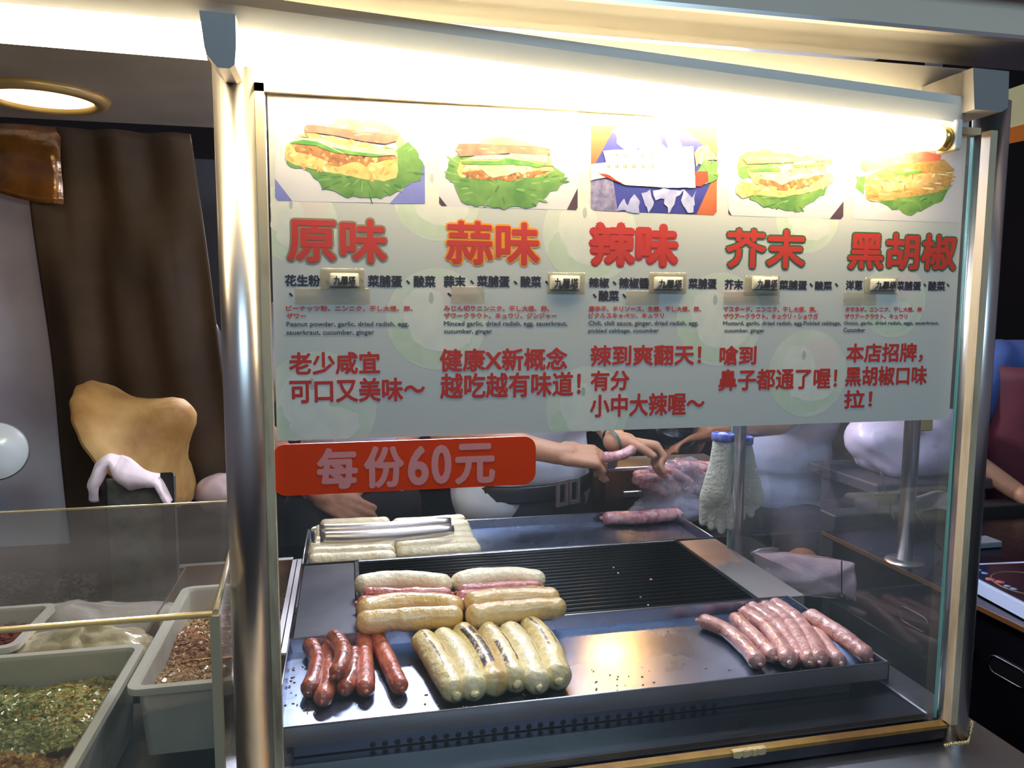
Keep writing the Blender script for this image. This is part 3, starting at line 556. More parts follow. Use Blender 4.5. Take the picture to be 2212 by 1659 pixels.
def tray(name, label, x0, x1, y0, y1, zf, zr, out=.006, mt=None):
    t = thing(name, label, 'tray', ((x0+x1)/2, (y0+y1)/2, zf)); mt = mt or STEEL_TRAY
    q = MB(); q.box(x0+out, x1-out, y0+out, y1-out, zf-.002, zf); q.build('tray_floor', mt, t)
    th = .0016
    for nm, P, e in (('front_wall', [(x0, y0, zr), (x0+out, y0+out, zf), (x1-out, y0+out, zf), (x1, y0, zr)], (0, -th, 0)), ('rear_wall', [(x0, y1, zr), (x0+out, y1-out, zf), (x1-out, y1-out, zf), (x1, y1, zr)], (0, th, 0)),
                     ('side_wall', [(x0, y0, zr), (x0+out, y0+out, zf), (x0+out, y1-out, zf), (x0, y1, zr)], (-th, 0, 0)), ('side_wall', [(x1, y0, zr), (x1-out, y0+out, zf), (x1-out, y1-out, zf), (x1, y1, zr)], (th, 0, 0))):
        q = MB(); q.prism(P, e); q.build(nm, mt if nm != 'front_wall' else steel('tray_lip', (150, 150, 158), .36, (.06, 1, 1)), t)
    r = .0016; loop = [(x0, y0, zr), (x1, y0, zr), (x1, y1, zr), (x0, y1, zr)]
    q = MB()
    for i in range(4): q.cyl(loop[i], loop[(i+1) % 4], r, 8)
    q.build('rolled_rim', STEEL, t, kind='stuff'); return t
# deep front apron of the tray hangs down in front
ft = tray('front_tray', 'long shallow steel tray with cooked sausages nearest to the window', -.107, .888, .072, .371, TF, RIM)
q = MB(); q.prism([(-.107, .0705, RIM), (.888, .0705, RIM), (.888, .0705, RIM-.029), (-.107, .0705, RIM-.029)], (0, .0015, 0)); q.build('apron', steel('tray_lip', (150, 150, 158), .36, (.06, 1, 1)), ft)
bt = tray('rear_tray', 'shallow steel tray with raw white sausages and tongs behind the grill', -.105, .925, .774, 1.055, TF, RIM)

# ================================================================= SAUSAGES
RAW_RICE = food('raw_rice_skin', (246, 236, 200), (236, 220, 176), (150, 96, 60), ((.5, .004, .2, .3), (.42, .003, .7, .76)), .5, rough=.33, mscale=26)
RICE = [food('rice_skin_a', (244, 228, 172), (226, 202, 132), (84, 46, 16), ((.47, .012, .05, .72), (.58, .008, .3, .6)), 1., mscale=24, toast=.25),
        food('rice_skin_b', (240, 220, 154), (220, 192, 116), (52, 32, 18), ((.43, .03, .08, .85), (.53, .03, .12, .82), (.61, .018, .1, .5)), 1., mscale=24, toast=.6),
        food('rice_skin_c', (244, 228, 172), (226, 204, 138), (84, 46, 18), ((.57, .011, .05, .85), (.42, .024, .40, .95)), 1., mscale=24, toast=.2),
        food('rice_skin_d', (246, 232, 184), (230, 212, 152), (130, 84, 40), ((.60, .008, .4, .85),), .8, mscale=24, toast=.1)]
TOAST = food('rice_skin_toasted', (234, 206, 144), (214, 172, 92), (110, 62, 20), ((.5, .010, .3, .8), (.62, .018, .05, .9)), .9, rough=.25, coat=.8, mscale=22, toast=.75)
BROWN = food('grilled_pork_skin', (190, 94, 52), (138, 56, 28), (60, 24, 14), ((.45, .014, .1, .5), (.56, .012, .3, .8)), .6, rough=.24, coat=.8, mscale=46)
BROWN2 = food('grilled_pork_skin_light', (208, 112, 74), (166, 74, 44), (84, 34, 20), ((.5, .01, .1, .7),), .4, rough=.3, coat=.6, mscale=50)
PINK = food('half_cooked_pork_skin', (222, 168, 152), (188, 122, 108), (120, 60, 40), ((.4, .006, .1, .5),), .2, rough=.25, coat=.7, mscale=55)
PINKG = food('pork_skin_on_grill', (206, 126, 112), (168, 84, 72), (100, 44, 30), ((.45, .008, .2, .6),), .3, rough=.25, coat=.7, mscale=50)
RAWP = food('raw_pork_skin', (226, 184, 186), (190, 116, 122), (150, 90, 90), ((.4, .004, .1, .2),), .1, rough=.25, coat=.6, mscale=60)
def bez(P, n=26):
    a, b, c = [Vector(p) for p in P]; b = b*2-(a+c)/2; return [a*(1-t)**2+b*2*t*(1-t)+c*t*t for t in [i/n for i in range(n+1)]]
def sausage(label, grp, P, R, mt, cat='sausage', name='sausage', seed=0, lump=.06, split=0., flat=1., knot=False):
    pts = bez(P); L = [0]
    for i in range(1, len(pts)): L.append(L[-1]+(pts[i]-pts[i-1]).length)
    tot = L[-1]; prof = []; N = 44; n = 28
    def at(d):
        for i in range(1, len(pts)):
            if L[i] >= d or i == len(pts)-1: t = (d-L[i-1])/max(1e-9, L[i]-L[i-1]); return pts[i-1].lerp(pts[i], t)
    ds = [R*.9*(1-math.cos(math.pi/2*k/7)) for k in range(8)]; mid = [R*.9+(tot-1.8*R)*k/(N-14) for k in range(1, N-14)]; D = ds+mid+[tot-x for x in ds[::-1]]
    mb = MB(); C = []; RR = []
    for d in D:
        e = min(d, tot-d); rr = R*math.sqrt(max(0.0004, 1-(1-min(1, e/(R*.9)))**2)); rr *= 1+.07*noise.noise(Vector((d*22, seed*7.3, 1))); C.append(at(d)); RR.append(rr)
    mb.tube(C, RR, n, cap=True, squash=(1, flat)); al = []; ar = []
    for i in range(len(D)):
        for k in range(n): al.append(D[i]/tot); ar.append(k/n)
    for j, v in enumerate(mb.v):
        i = j//n; c = C[i]; d = v-c; q = v*26+Vector((seed*3, 0, 0)); f = 1+lump*1.5*noise.noise(q)+lump*.75*noise.noise(q*3.1)+lump*.4*noise.noise(q*7.3)
        if split and .12 < D[i]/tot < .88: f *= 1-split*math.exp(-((ar[j]-.56)/.035)**2)
        mb.v[j] = c+d*f
    mb.att = {'along': al, 'around': ar}
    o = mb.build(name, mt, None, label, cat, grp)
    for k, e, s_ in ((0, C[0], C[0]-C[2]), (1, C[-1], C[-1]-C[-3])):
        if knot: q = MB(); q.ell(e+s_.normalized()*R*.12, (R*.32, R*.32, R*.28), 10); q.noise(R*.14, 90); q.build('knotted_end', mt, o)
    return o
def px3(P, z): return [PZ(x, y, z+(dz[0] if dz else 0)) for (x, y, *dz) in P]
g = 'grilled brown sausages at the left of the front tray'
RB = .0150; zc = TF+RB
for i, (P, mt, d) in enumerate(((((667, 1390), (685, 1435), (664, 1496)), BROWN, 'curved reddish brown sausage, leftmost in the front tray'),
    (((708, 1398), (712, 1452), (694, 1516)), BROWN2, 'brown sausage lying under the others, its end nearest the window'),
    (((764, 1406), (761, 1452), (741, 1494)), BROWN, 'shiny brown sausage at the lower right of the small pile'),
    (((786, 1376), (789, 1440), (790, 1494)), BROWN2, 'straight brown sausage just right of the pile'),
    (((813, 1376), (840, 1433), (867, 1489)), BROWN2, 'slanting brown sausage, rightmost of the brown ones'))):
    sausage(d, g, px3(P, zc), RB, mt, seed=i+1, knot=True)
sausage('bent brown sausage resting on top of the small pile', g, px3(((714, 1374, .020), (743, 1412, .024), (721, 1462, .020)), zc), RB, BROWN, seed=9, knot=True)
g = 'grilled white sticky rice sausages on the front tray'; RR_ = .0225; zc = TF+RR_
for i, (P, k, d) in enumerate(((((908, 1378), (949, 1432), (985, 1502)), 0, 'thick white rice sausage, leftmost of the six in the front tray'), (((948, 1372), (994, 1424), (1025, 1498)), 3, 'plain white rice sausage, second from the left in the front tray'),
    (((990, 1363), (1038, 1414), (1070, 1488)), 1, 'white rice sausage with the darkest charred stripe, third in the front tray'), (((1046, 1362), (1086, 1408), (1117, 1478)), 2, 'white rice sausage with charred spots near its lower end, fourth in row'),
    (((1094, 1360), (1132, 1408), (1164, 1484)), 3, 'white rice sausage with a torn end, fifth in the front tray row'), (((1134, 1348), (1178, 1392), (1207, 1472)), 0, 'white rice sausage farthest right of the six in the front tray'))):
    sausage(d, g, px3(P, zc), RR_, RICE[k], seed=20+i, lump=.07, knot=(i != 2))
g = 'pale pork sausages at the right of the front tray'; RP = .0150; zc = TF+RP
for i, (P, d, dz) in enumerate(((((1508, 1341), (1572, 1366), (1641, 1434)), 'single pale pink sausage lying apart, left of the pink row', 0), (((1584, 1332), (1628, 1376), (1676, 1422)), 'pale pink sausage, first of the row on the right', 0),
    (((1600, 1320), (1658, 1360), (1706, 1432)), 'pale pink sausage, second of the row on the right', .004), (((1616, 1310), (1678, 1352), (1734, 1428)), 'pale pink sausage, third of the row on the right', .0),
    (((1643, 1307), (1704, 1348), (1752, 1432)), 'pale pink sausage, fourth of the row on the right', .008), (((1666, 1302), (1730, 1350), (1772, 1430)), 'glossy pink sausage lying highest in the middle of the right row', .012),
    (((1742, 1330), (1776, 1384), (1816, 1433)), 'pale pink sausage crossing under the rightmost one', 0))):
    sausage(d, g, px3([p+(dz,) for p in P], zc), RP, PINK, seed=40+i, lump=.08, knot=True)
sausage('rightmost pale pink sausage pointing at the tray corner', g, px3(((1744, 1326, .022), (1816, 1372, .016), (1880, 1424, .002)), zc), RP, PINK, seed=48, lump=.08, knot=True)
# on the bars
zb_ = -.600; g = 'sticky rice sausages on the grill bars'; R = .0225
for i, (P, mt, d, sp) in enumerate(((((768, 1268), (865, 1256), (974, 1268)), RAW_RICE, 'white rice sausage at the back left of the grill', 0), (((977, 1262), (1070, 1248), (1177, 1256)), RAW_RICE, 'white rice sausage at the back right of the grill', 0),
    (((772, 1322), (880, 1304), (998, 1316)), TOAST, 'golden toasted rice sausage, second from the front on the left', 0), (((768, 1347), (880, 1336), (1001, 1331)), TOAST, 'golden rice sausage on the grill nearest the window, left one', .25),
    (((1003, 1308), (1100, 1294), (1210, 1294)), TOAST, 'toasted rice sausage, second from the front on the right', 0), (((1006, 1334), (1110, 1320), (1224, 1312)), TOAST, 'golden rice sausage on the grill nearest the window, right one', .22))):
    sausage(d, g, px3(P, zb_+R), R, mt, seed=60+i, split=sp)
g = 'pink pork sausages on the grill bars'; R = .0150
for i, (P, d) in enumerate(((((784, 1284), (880, 1286), (976, 1284)), 'pink sausage on the left of the grill, just behind another pink one'), (((771, 1303), (865, 1300), (966, 1298)), 'pink sausage on the left of the grill, middle of three'),
    (((778, 1318), (870, 1314), (960, 1312)), 'pink sausage on the left of the grill, half hidden by toasted rice sausages'), (((988, 1280), (1080, 1272), (1170, 1268)), 'pink sausage on the right of the grill, rearmost'),
    (((984, 1293), (1080, 1286), (1168, 1281)), 'pink sausage on the right of the grill, middle of three'), (((988, 1310), (1060, 1304), (1130, 1298)), 'short pink sausage on the right, its left end peeking out'))):
    sausage(d, g, px3(P, zb_+R), R, PINKG, seed=70+i, lump=.08, knot=True)
# rear tray
g = 'raw white rice sausages packed on the rear tray'; R = .0188; zc = TF+R
rows = [(668, 852, 1172, 0), (666, 853, 1184, 0), (664, 854, 1196, 0), (666, 856, 1209, 0), (676, 845, 1146, 0), (680, 843, 1158, 0), (690, 843, 1134, 0)]
for i, (xa, xb, y, dz) in enumerate(rows):
    sausage(['raw white rice sausage under the tongs, left stack upper part', 'raw white rice sausage, second from above in the left stack', 'raw white rice sausage, third in the left stack', 'raw white rice sausage touching the grill, left stack', 'raw white rice sausage hidden under the tongs in the left stack', 'raw white rice sausage beneath the tongs blades, left stack', 'farthest raw white rice sausage of the left stack'][i], g, px3(((xa, y+3), ((xa+xb)/2, y-1), (xb, y-4)), zc), R, RAW_RICE, seed=80+i, lump=.04)
rows = [(846, 1006, 1130), (850, 1014, 1142), (851, 1019, 1154), (852, 1024, 1166), (854, 1032, 1179), (856, 1039, 1192)]
for i, (xa, xb, y) in enumerate(rows):
    sausage(['farthest raw white rice sausage of the right stack', 'raw white rice sausage, second from the back in the right stack', 'raw white rice sausage, third from the back in the right stack', 'raw white rice sausage, fourth from the back in the right stack', 'raw white rice sausage with red specks, second nearest in the right stack', 'raw white rice sausage of the right stack nearest the grill'][i], g, px3(((xa, y+4), ((xa+xb)/2, y), (xb, y-6)), zc), R, RAW_RICE, seed=90+i, lump=.04)
sausage('single raw pink pork sausage alone at the right of the rear tray', None, px3(((1300, 1119), (1385, 1118), (1470, 1109)), TF+.019), .0195, RAWP, seed=99, lump=.08, knot=True)
# tongs
tg = thing('tongs', 'stainless steel tongs lying across the raw white sausages on the rear tray', 'tongs', tuple(PZ(830, 1150, -.575)))
zt = -.563
def blade(P, nm):
    pts = bez(P, 20); q = MB()
    def f(u, v):
        i = min(19, int(u*20)); p = pts[i].lerp(pts[i+1], u*20-i); a = (v-.5)*2; wdt = .016*(1 if u < .9 else 1-.3*(u-.9)/.1)
        return (p.x, p.y+.010*(1-a*a)*(-1), p.z+a*wdt)
    q.grid(f, 20, 8, .0015); q.build(nm, STEEL, tg)
blade((PZ(690, 1146, zt), PZ(830, 1141, zt), PZ(974, 1127, zt)), 'blade'); blade((PZ(692, 1163, zt), PZ(830, 1158, zt), PZ(980, 1144, zt)), 'blade')
cpt = PZ(683, 1155, zt); q = MB()
q.grid(lambda u, v: (cpt.x-.012*math.sin(math.pi*u), cpt.y+.020*math.cos(math.pi*u), cpt.z+(v-.5)*.030), 16, 3, .0015); q.build('spring_bend', STEEL, tg)
# crumbs on tray and bars
q = MB(); rnd = random.Random(3)
for i in range(90):
    if i < 40: p = PZ(rnd.uniform(610, 690), rnd.uniform(1440, 1545), TF)
    elif i < 60: p = PZ(rnd.uniform(860, 1200), rnd.uniform(1490, 1530), TF)
    elif i < 80: p = PZ(rnd.uniform(1270, 1420), rnd.uniform(1440, 1500), TF)
    else: p = PZ(rnd.uniform(1500, 1800), rnd.uniform(1430, 1460), TF)
    q.ell(p+Vector((0, 0, .001)), (rnd.uniform(.0008, .0026), rnd.uniform(.0008, .002), .0012), 6)
q.build('crumbs', mat('crumb', (206, 180, 128), .5, col2=(160, 110, 70), nscale=80), None, 'tiny food crumbs scattered on the steel front tray', 'crumbs', kind='stuff')
for i, (x, y) in enumerate(((1325, 1228), (1406, 1254), (1335, 1240), (1384, 1292), (1400, 1309))):
    p = PZ(x, y, -.5995); q = MB(); q.ell(p+Vector((0, 0, .002)), (.004 if i == 1 else .0025, .003, .002), 8); q.noise(.001, 200); q.build('food_scrap', mat('scrap_pink' if i == 1 else 'scrap_pale', (214, 128, 116) if i == 1 else (190, 196, 210), .4), None, ['small pale scrap on the grill bars, farthest back', 'pink meat scrap lying on the grill bars', 'pale scrap next to the rearmost scrap on the bars', 'pale scrap near the front of the bars', 'pale scrap closest to the front tray rim on bars'][i], 'food scrap')
# ================================================================= LEFT STALL SIDE
gd = thing('sneeze_guard', 'clear acrylic guard over the topping tubs at the lower left', 'sneeze guard', (-.6, .2, -.69))
gz1 = PY(460, 1328, -.06); gz2 = PY(497, 1086, .40)
q = MB(); q.prism([(-1.35, -.06, gz1.z), (gz1.x, -.06, gz1.z), (gz2.x+.02, .40, gz2.z), (-1.35, .40, gz2.z)], (0, 0, .004)); q.build('top_sheet', ACRYL, gd)
q = MB(); q.box(-1.35, gz1.x, -.064, -.060, -.688, gz1.z); q.build('front_sheet', clear('acrylic_front', (240, 238, 232), .05, .05), gd)
q = MB(); q.prism([(gz1.x, -.06, -.688), (gz1.x, -.06, gz1.z), (gz2.x+.02, .40, gz2.z), (gz2.x+.02, .40, -.688)], (.005, 0, 0)); q.build('side_sheet', ACRYL, gd)
q = MB(); q.tube([(-1.35, -.062, gz1.z+.002), (gz1.x, -.062, gz1.z+.002)], [.004, .004], 8); q.build('front_edge', mat('acrylic_edge', (206, 184, 130), .15, .3), gd)
q = MB(); q.box(gz1.x-.003, gz1.x+.008, -.066, -.056, -.688, gz1.z); q.build('corner_strip', mat('yellowed_glue', (176, 160, 128), .3, coat=.5), gd)
q = MB(); q.tube([(gz1.x+.003, -.06, gz1.z+.003), (gz2.x+.023, .40, gz2.z+.003)], [.004, .004], 8); q.build('side_edge', mat('yellowed_glue', (176, 160, 128), .3, coat=.5), gd)
q = MB(); q.tube([(-1.35, .401, gz2.z+.002), (gz2.x+.02, .401, gz2.z+.002)], [.0022, .0022], 8); q.build('rear_edge', mat('acrylic_edge', (206, 184, 130), .15, .3), gd)
def tub(label, x0, x1, y0, y1, z0, z1, mt=PLASTIC_T, flange=.012, r=.02):
    t = thing('food_tub', label, 'food tub', ((x0+x1)/2, (y0+y1)/2, z0), 'topping tubs under the guard'); th = .004
    def ring(z, e): return [Vector((x, y, z)) for x, y in rrect(x0+e, x1-e, y0+e, y1-e, max(.004, r-e*.5))]
    def loft(q, rings):
        n = len(rings[0]); b = len(q.v); 
        for R_ in rings: q.v += R_
        for i in range(len(rings)-1):
            for k in range(n): q.f.append((b+i*n+k, b+i*n+(k+1) % n, b+(i+1)*n+(k+1) % n, b+(i+1)*n+k)); q.mi.append(0); q.sm.append(False)
    ip = .02
    q = MB(); loft(q, [ring(z0, ip), ring(z1-.004, flange)]); n = len(ring(z0, ip)); q.f.append(tuple(range(n))); q.mi.append(0); q.sm.append(False); loft(q, [ring(z0+th, ip+th), ring(z1-.004, flange+th)]); q.build('tub_wall', mt, t, recalc=True)
    q = MB(); loft(q, [ring(z1-.006, flange), ring(z1-.010, 0), ring(z1, 0), ring(z1, flange), ring(z1-.008, flange+th)]); q.build('tub_rim', PLASTIC_W, t); return t
def heap(name, label, cat, x0, x1, y0, y1, z, h, cols, n, sz, seed, slope=0.):
    """loose chopped food: a lumpy bed and thousands of small wedges on it"""
    rnd = random.Random(seed); q = MB()
    H = lambda x, y: z+h*(.5+.9*noise.noise(Vector((x*9, y*9, seed))))+slope*(y-y0)-.6*h*max(0, abs((x-x0)/(x1-x0)-.5)*2-.75)
    q.grid(lambda u, v: (x0+u*(x1-x0), y0+v*(y1-y0), H(x0+u*(x1-x0), y0+v*(y1-y0))), 30, 30)
    for i in range(n):
        x = x0+rnd.random()*(x1-x0); y = y0+rnd.random()*(y1-y0); p = Vector((x, y, H(x, y)+sz*.15)); w_ = noise.noise(Vector((x*7, y*7, seed+5)))
        k = min(len(cols)-1, max(0, int((.5+w_*.9+rnd.uniform(-.35, .35))*len(cols)))); q.cur = k
        R_ = Matrix.Rotation(rnd.random()*6.28, 3, 'Z') @ Matrix.Rotation(rnd.uniform(-.8, .8), 3, 'X'); a, b, c_ = sz*rnd.uniform(.4, 1.3), sz*rnd.uniform(.3, .8), sz*rnd.uniform(.15, .4)
        V = [p+R_ @ Vector((sx*a*rnd.uniform(.6, 1), sy*b*rnd.uniform(.6, 1), sz_*c_)) for sz_ in (-.5, .5) for sy in (-.5, .5) for sx in (-.5, .5)]
        q.add(V, [(0, 1, 3, 2), (4, 6, 7, 5), (0, 4, 5, 1), (2, 3, 7, 6), (0, 2, 6, 4), (1, 5, 7, 3)], False)
    return q.build(name, cols, None, label, cat, kind='stuff')
def fm(n, c1, c2, sc_=90, rough=.3): return mat('topping_'+n, c1, rough, col2=c2, nscale=sc_, coat=.5, sss=.1)
PICK = [fm('olive', (150, 150, 78), (120, 124, 60)), fm('pale_green', (196, 196, 128), (172, 176, 104)), fm('yellow', (206, 182, 104), (184, 150, 80)), fm('brown', (160, 104, 56), (130, 78, 40)), fm('tan', (190, 140, 84), (168, 116, 66))]
tub('large white plastic tub of chopped pickles in the lower left corner', -.72, -.322, -.19, .285, -.685, -.548)
heap('chopped_pickles', 'green and brown chopped pickles filling the large tub in the lower left corner', 'pickles', -.70, -.345, .045, .262, -.60, .03, [PICK[0], PICK[1], PICK[1], PICK[0], PICK[2], PICK[4]], 3600, .012, 3)
heap('chopped_radish', 'brown chopped dried radish in the nearest part of the large tub', 'dried radish', -.70, -.345, -.17, .045, -.60, .03, [PICK[3], PICK[4], PICK[3], PICK[2], PICK[4]], 3000, .012, 4)
tub('small white plastic tub of brown toppings beside the left post', -.315, -.160, .125, .535, -.66, -.548)
heap('braised_topping', 'brown crumbly topping in the small tub beside the left post', 'topping', -.298, -.176, .142, .52, -.60, .02, [fm('nut', (172, 122, 76), (140, 92, 54)), fm('nut2', (196, 150, 104), (170, 124, 80)), fm('pale', (206, 176, 134), (186, 150, 108))], 2200, .010, 5)
tub('white plastic tub of red relish at the far left edge', -.83, -.53, .33, .52, -.67, -.556)
heap('red_relish', 'dark red relish in the tub at the far left edge', 'relish', -.81, -.55, .35, .50, -.60, .02, [fm('red', (126, 40, 30), (96, 28, 24)), fm('red2', (150, 56, 36), (120, 40, 30))], 500, .012, 6)
def bagblob(name, label, cat, c, r, mt, amp=.02, sc_=14, n=48, seed=0, group=None, flat_z=None, parent=None):
    q = MB(); q.ell(c, r, n)
    for i, v in enumerate(q.v):
        a = noise.noise(v*sc_+Vector((seed, 0, 0)))*amp+abs(noise.noise(v*sc_*2.6+Vector((seed, 3, 0))))*amp*.8
        d = (v-Vector(c)).normalized(); v = v+d*a
        if flat_z is not None and v.z < flat_z: v.z = flat_z+.0005*random.random()
        q.v[i] = v
    return q.build(name, mt, parent, label, cat, group)
YB = mat('yellowish_bag', (206, 190, 150), .25, col2=(226, 214, 186), nscale=10, coat=.8, bump=.4, bscale=30, sss=.2)
bagblob('plastic_bag', 'crumpled clear yellowish plastic bag behind the large pickle tub', 'plastic bag', (-.44, .37, -.60), (.12, .075, .045), YB, .02, 16, seed=2, flat_z=-.66)
bagblob('plastic_bag', 'milky white plastic bag farther behind the pickle tub', 'plastic bag', (-.52, .56, -.635), (.26, .07, .05), mat('milky_bag', (206, 198, 196), .3, col2=(186, 180, 180), nscale=8, coat=.6, bump=.4, bscale=24), .02, 12, seed=8, flat_z=-.689)
heap('dark_greens', 'dark chopped greens spread on the left worktop behind the bags', 'greens', -1.25, -.385, .66, 1.06, -.688, .02, [mat('greens_a', (44, 48, 44), .4, col2=(30, 32, 32), nscale=60), mat('greens_b', (66, 68, 66), .35), mat('greens_c', (36, 36, 40), .4), mat('greens_d', (110, 108, 104), .4)], 3000, .016, 9)
# sauce pan with holes between the post and the grill
sp = thing('sauce_pan', 'shallow steel pan of dark brown sauce left of the grill', 'pan', (-.235, .52, -.66))
q = MB(); q.box(-.355, -.118, .30, .775, -.655, -.652); q.build('pan_floor', mat('brown_sauce', (98, 58, 30), .22, .2, col2=(64, 34, 18), nscale=22, coat=.9, bump=.2, bscale=40), sp)
for e in ((-.359, -.355, .30, .775), (-.118, -.114, .30, .775), (-.359, -.114, .296, .30), (-.359, -.114, .775, .779)):
    q = MB(); q.box(*e, -.655, -.588, .001); q.build('pan_wall', mat('oily_steel', (190, 170, 140), .2, .8, col2=(130, 90, 54), nscale=12), sp)
q = MB(); q.box(-.372, -.106, .779, .795, -.592, -.588); q.box(-.126, -.106, .29, .795, -.592, -.588); q.build('pan_flange', STEEL, sp)
for i in range(40):
    q = MB(); c = Vector((-.122-(i % 4)*.018, .36+(i//4)*.04, -.652)); q.lathe(c, [(.0001, .0012), (.0032, .0012), (.0036, 0)], 10); q.build('drip_hole', DARK, sp)
q = MB(); rnd = random.Random(5)
for i in range(50): q.ell((rnd.uniform(-.2, -.125), rnd.uniform(.31, .76), -.650), (rnd.uniform(.001, .005), rnd.uniform(.001, .004), .0015), 6)
q.build('sauce_crumbs', mat('crumb', (206, 180, 128), .5), None, 'yellowish crumbs floating in the brown sauce pan', 'crumbs', kind='stuff')
# curtain, silver sheet, golden plastic
CUR = mat('brown_plastic_cloth', (74, 58, 42), .7, col2=(54, 42, 32), nscale=5, bump=.3, bscale=9, spec=.25)
def cur(u, v):
    pT = -.79+.40*u; pB = -.73+.46*u; t = v; x = pT*(1-t)+pB*t; z = .445*(1-t)+(-.80)*t
    return (x, 1.22+.008*math.sin(u*19+2*math.sin(t*2.3))+.03*noise.noise(Vector((u*5, t*3, 2))), z)
q = MB(); q.grid(cur, 60, 50, .003); q.build('hanging_cloth', CUR, None, 'dark brown plastic cloth hanging at the left behind the straw hat', 'cloth')
def sheet(u, v): x = -1.9+1.17*u; z = .44*(1-v)-1.1*v; return (x+.04*v, 1.27+.03*math.sin(x*6)+.02*noise.noise(Vector((x*6, z*4, 8))), z)
q = MB(); q.grid(sheet, 40, 40, .003); q.build('silver_sheet', mat('silver_sheet_mat', (214, 216, 230), .35, .1, col2=(186, 180, 196), nscale=4, bump=.2, bscale=6), None, 'pale silvery plastic sheet at the far left edge beside the brown cloth', 'plastic sheet')
def val(u, v): x = -1.7+1.0*u; z = .446*(1-v)+(.30-.05*math.sin(u*8))*v; return (x, 1.205+.02*noise.noise(Vector((x*9, z*9, 1))), z)
q = MB(); q.grid(val, 40, 12, .002); q.build('gold_valance', mat('golden_plastic', (150, 96, 30), .18, .4, col2=(100, 66, 26), nscale=12, bump=.8, bscale=16, coat=1.), None, 'shiny golden brown plastic fringe below the ceiling at the left', 'plastic fringe')
# left shelf that carries hat, cloth basket and pink bag
q = MB(); q.box(-1.3, -.20, 1.11, 1.19, GZ, -.64); q.build('side_bench', DARK, None, 'dark low bench behind the left part of the cart', 'bench')
bk = thing('wire_basket', 'dark basket with grey speckled net under the white cloth', 'basket', (-.5, .87, -.689))
a = PY(212, 1085, .85); b = PY(372, 1085, .85)
q = MB(); q.box(a.x, b.x, .85, .90, -.689, PY(300, 1035, .85).z, .003); q.build('net_body', mat('speckled_net', (84, 84, 76), .6, col2=(48, 52, 48), nscale=45), bk)
for x in (a.x+.006, b.x-.008): q = MB(); q.box(x-.014, x+.014, .842, .849, -.689, PY(300, 1022, .85).z, .002); q.build('frame_post', BLACK, bk)
CLO = mat('white_cloth', (222, 210, 216), .75, col2=(206, 186, 196), nscale=5, bump=.2, bscale=40, sheen=.3)
Lp = [(196, 1075), (192, 1040), (212, 1000), (240, 984), (262, 985), (290, 1000), (320, 1015), (350, 1035), (372, 1075)]
Bp = [(212, 1082), (214, 1050), (228, 1014), (240, 1010), (256, 1030), (280, 1062), (310, 1048), (340, 1050), (368, 1084)]
def drape(u, v):
    i = min(7, int(u*8)); t = u*8-i; A = PY(*[Lp[i][k]*(1-t)+Lp[i+1][k]*t for k in (0, 1)], .855); B = PY(*[Bp[i][k]*(1-t)+Bp[i+1][k]*t for k in (0, 1)], .825)
    p = A.lerp(B, v); p.y += -.03*math.sin(math.pi*v)+.012*math.sin(u*16+v*3); p.z += .004*math.sin(u*23); return tuple(p)
q = MB(); q.grid(drape, 60, 14, .004); q.build('draped_cloth', CLO, None, 'white cloth draped in an arch over the dark basket under the hat', 'cloth')
# straw hat
c0 = PY(307, 952, 1.06); ax = (PY(425, 868, 1.035)-PY(307, 952, 1.06)).normalized()
ht = thing('straw_hat', 'wide conical leaf hat leaning on the white cloth at the left', 'hat', tuple(c0))
prof = [(.192, -.012), (.190, -.005), (.174, .008), (.150, .020), (.124, .036), (.098, .058), (.076, .084), (.058, .112), (.044, .138), (.028, .155), (.0005, .162)]
HATM = mat('leaf_hat', (196, 158, 98), .65, col2=(150, 106, 52), nscale=9, bump=.35, bscale=30, stretch=(1, 1, 1), coat=.0, sss=.1)
wob = lambda a, r, h: .05*math.sin(2*a+.6)+.035*math.sin(3*a)+.012*math.sin(18*a)*(r/.2)
q = MB(); q.lathe(c0-ax*.01, prof, 96, ax, wob); q.build('crown', HATM, ht)
q = MB(); q.lathe(c0-ax*.013, [(r*.985, h-.004) for r, h in prof], 96, ax, wob); q.build('lining', mat('hat_lining', (150, 110, 58), .7), ht)
# pinkish bag right of the hat
bagblob('cloth_bundle', 'pale pink cloth bundle right of the straw hat, partly behind the post', 'cloth', tuple(PY(492, 1060, 1.16)), (.085, .05, .045), mat('pink_cloth', (196, 172, 174), .6, col2=(180, 156, 160), nscale=7), .02, 10, seed=4, flat_z=-.64)
q = MB(); q.lathe(tuple(PY(-10, 975, .9)), [(.0001, .012), (.028, .012), (.034, .008), (.062, .006), (.066, 0), (.0001, 0)], 40, (.25, -1, .1)); q.build('round_plate', mat('white_enamel', (226, 232, 236), .2, coat=.6), None, 'round white plate at the far left edge of the picture', 'plate')
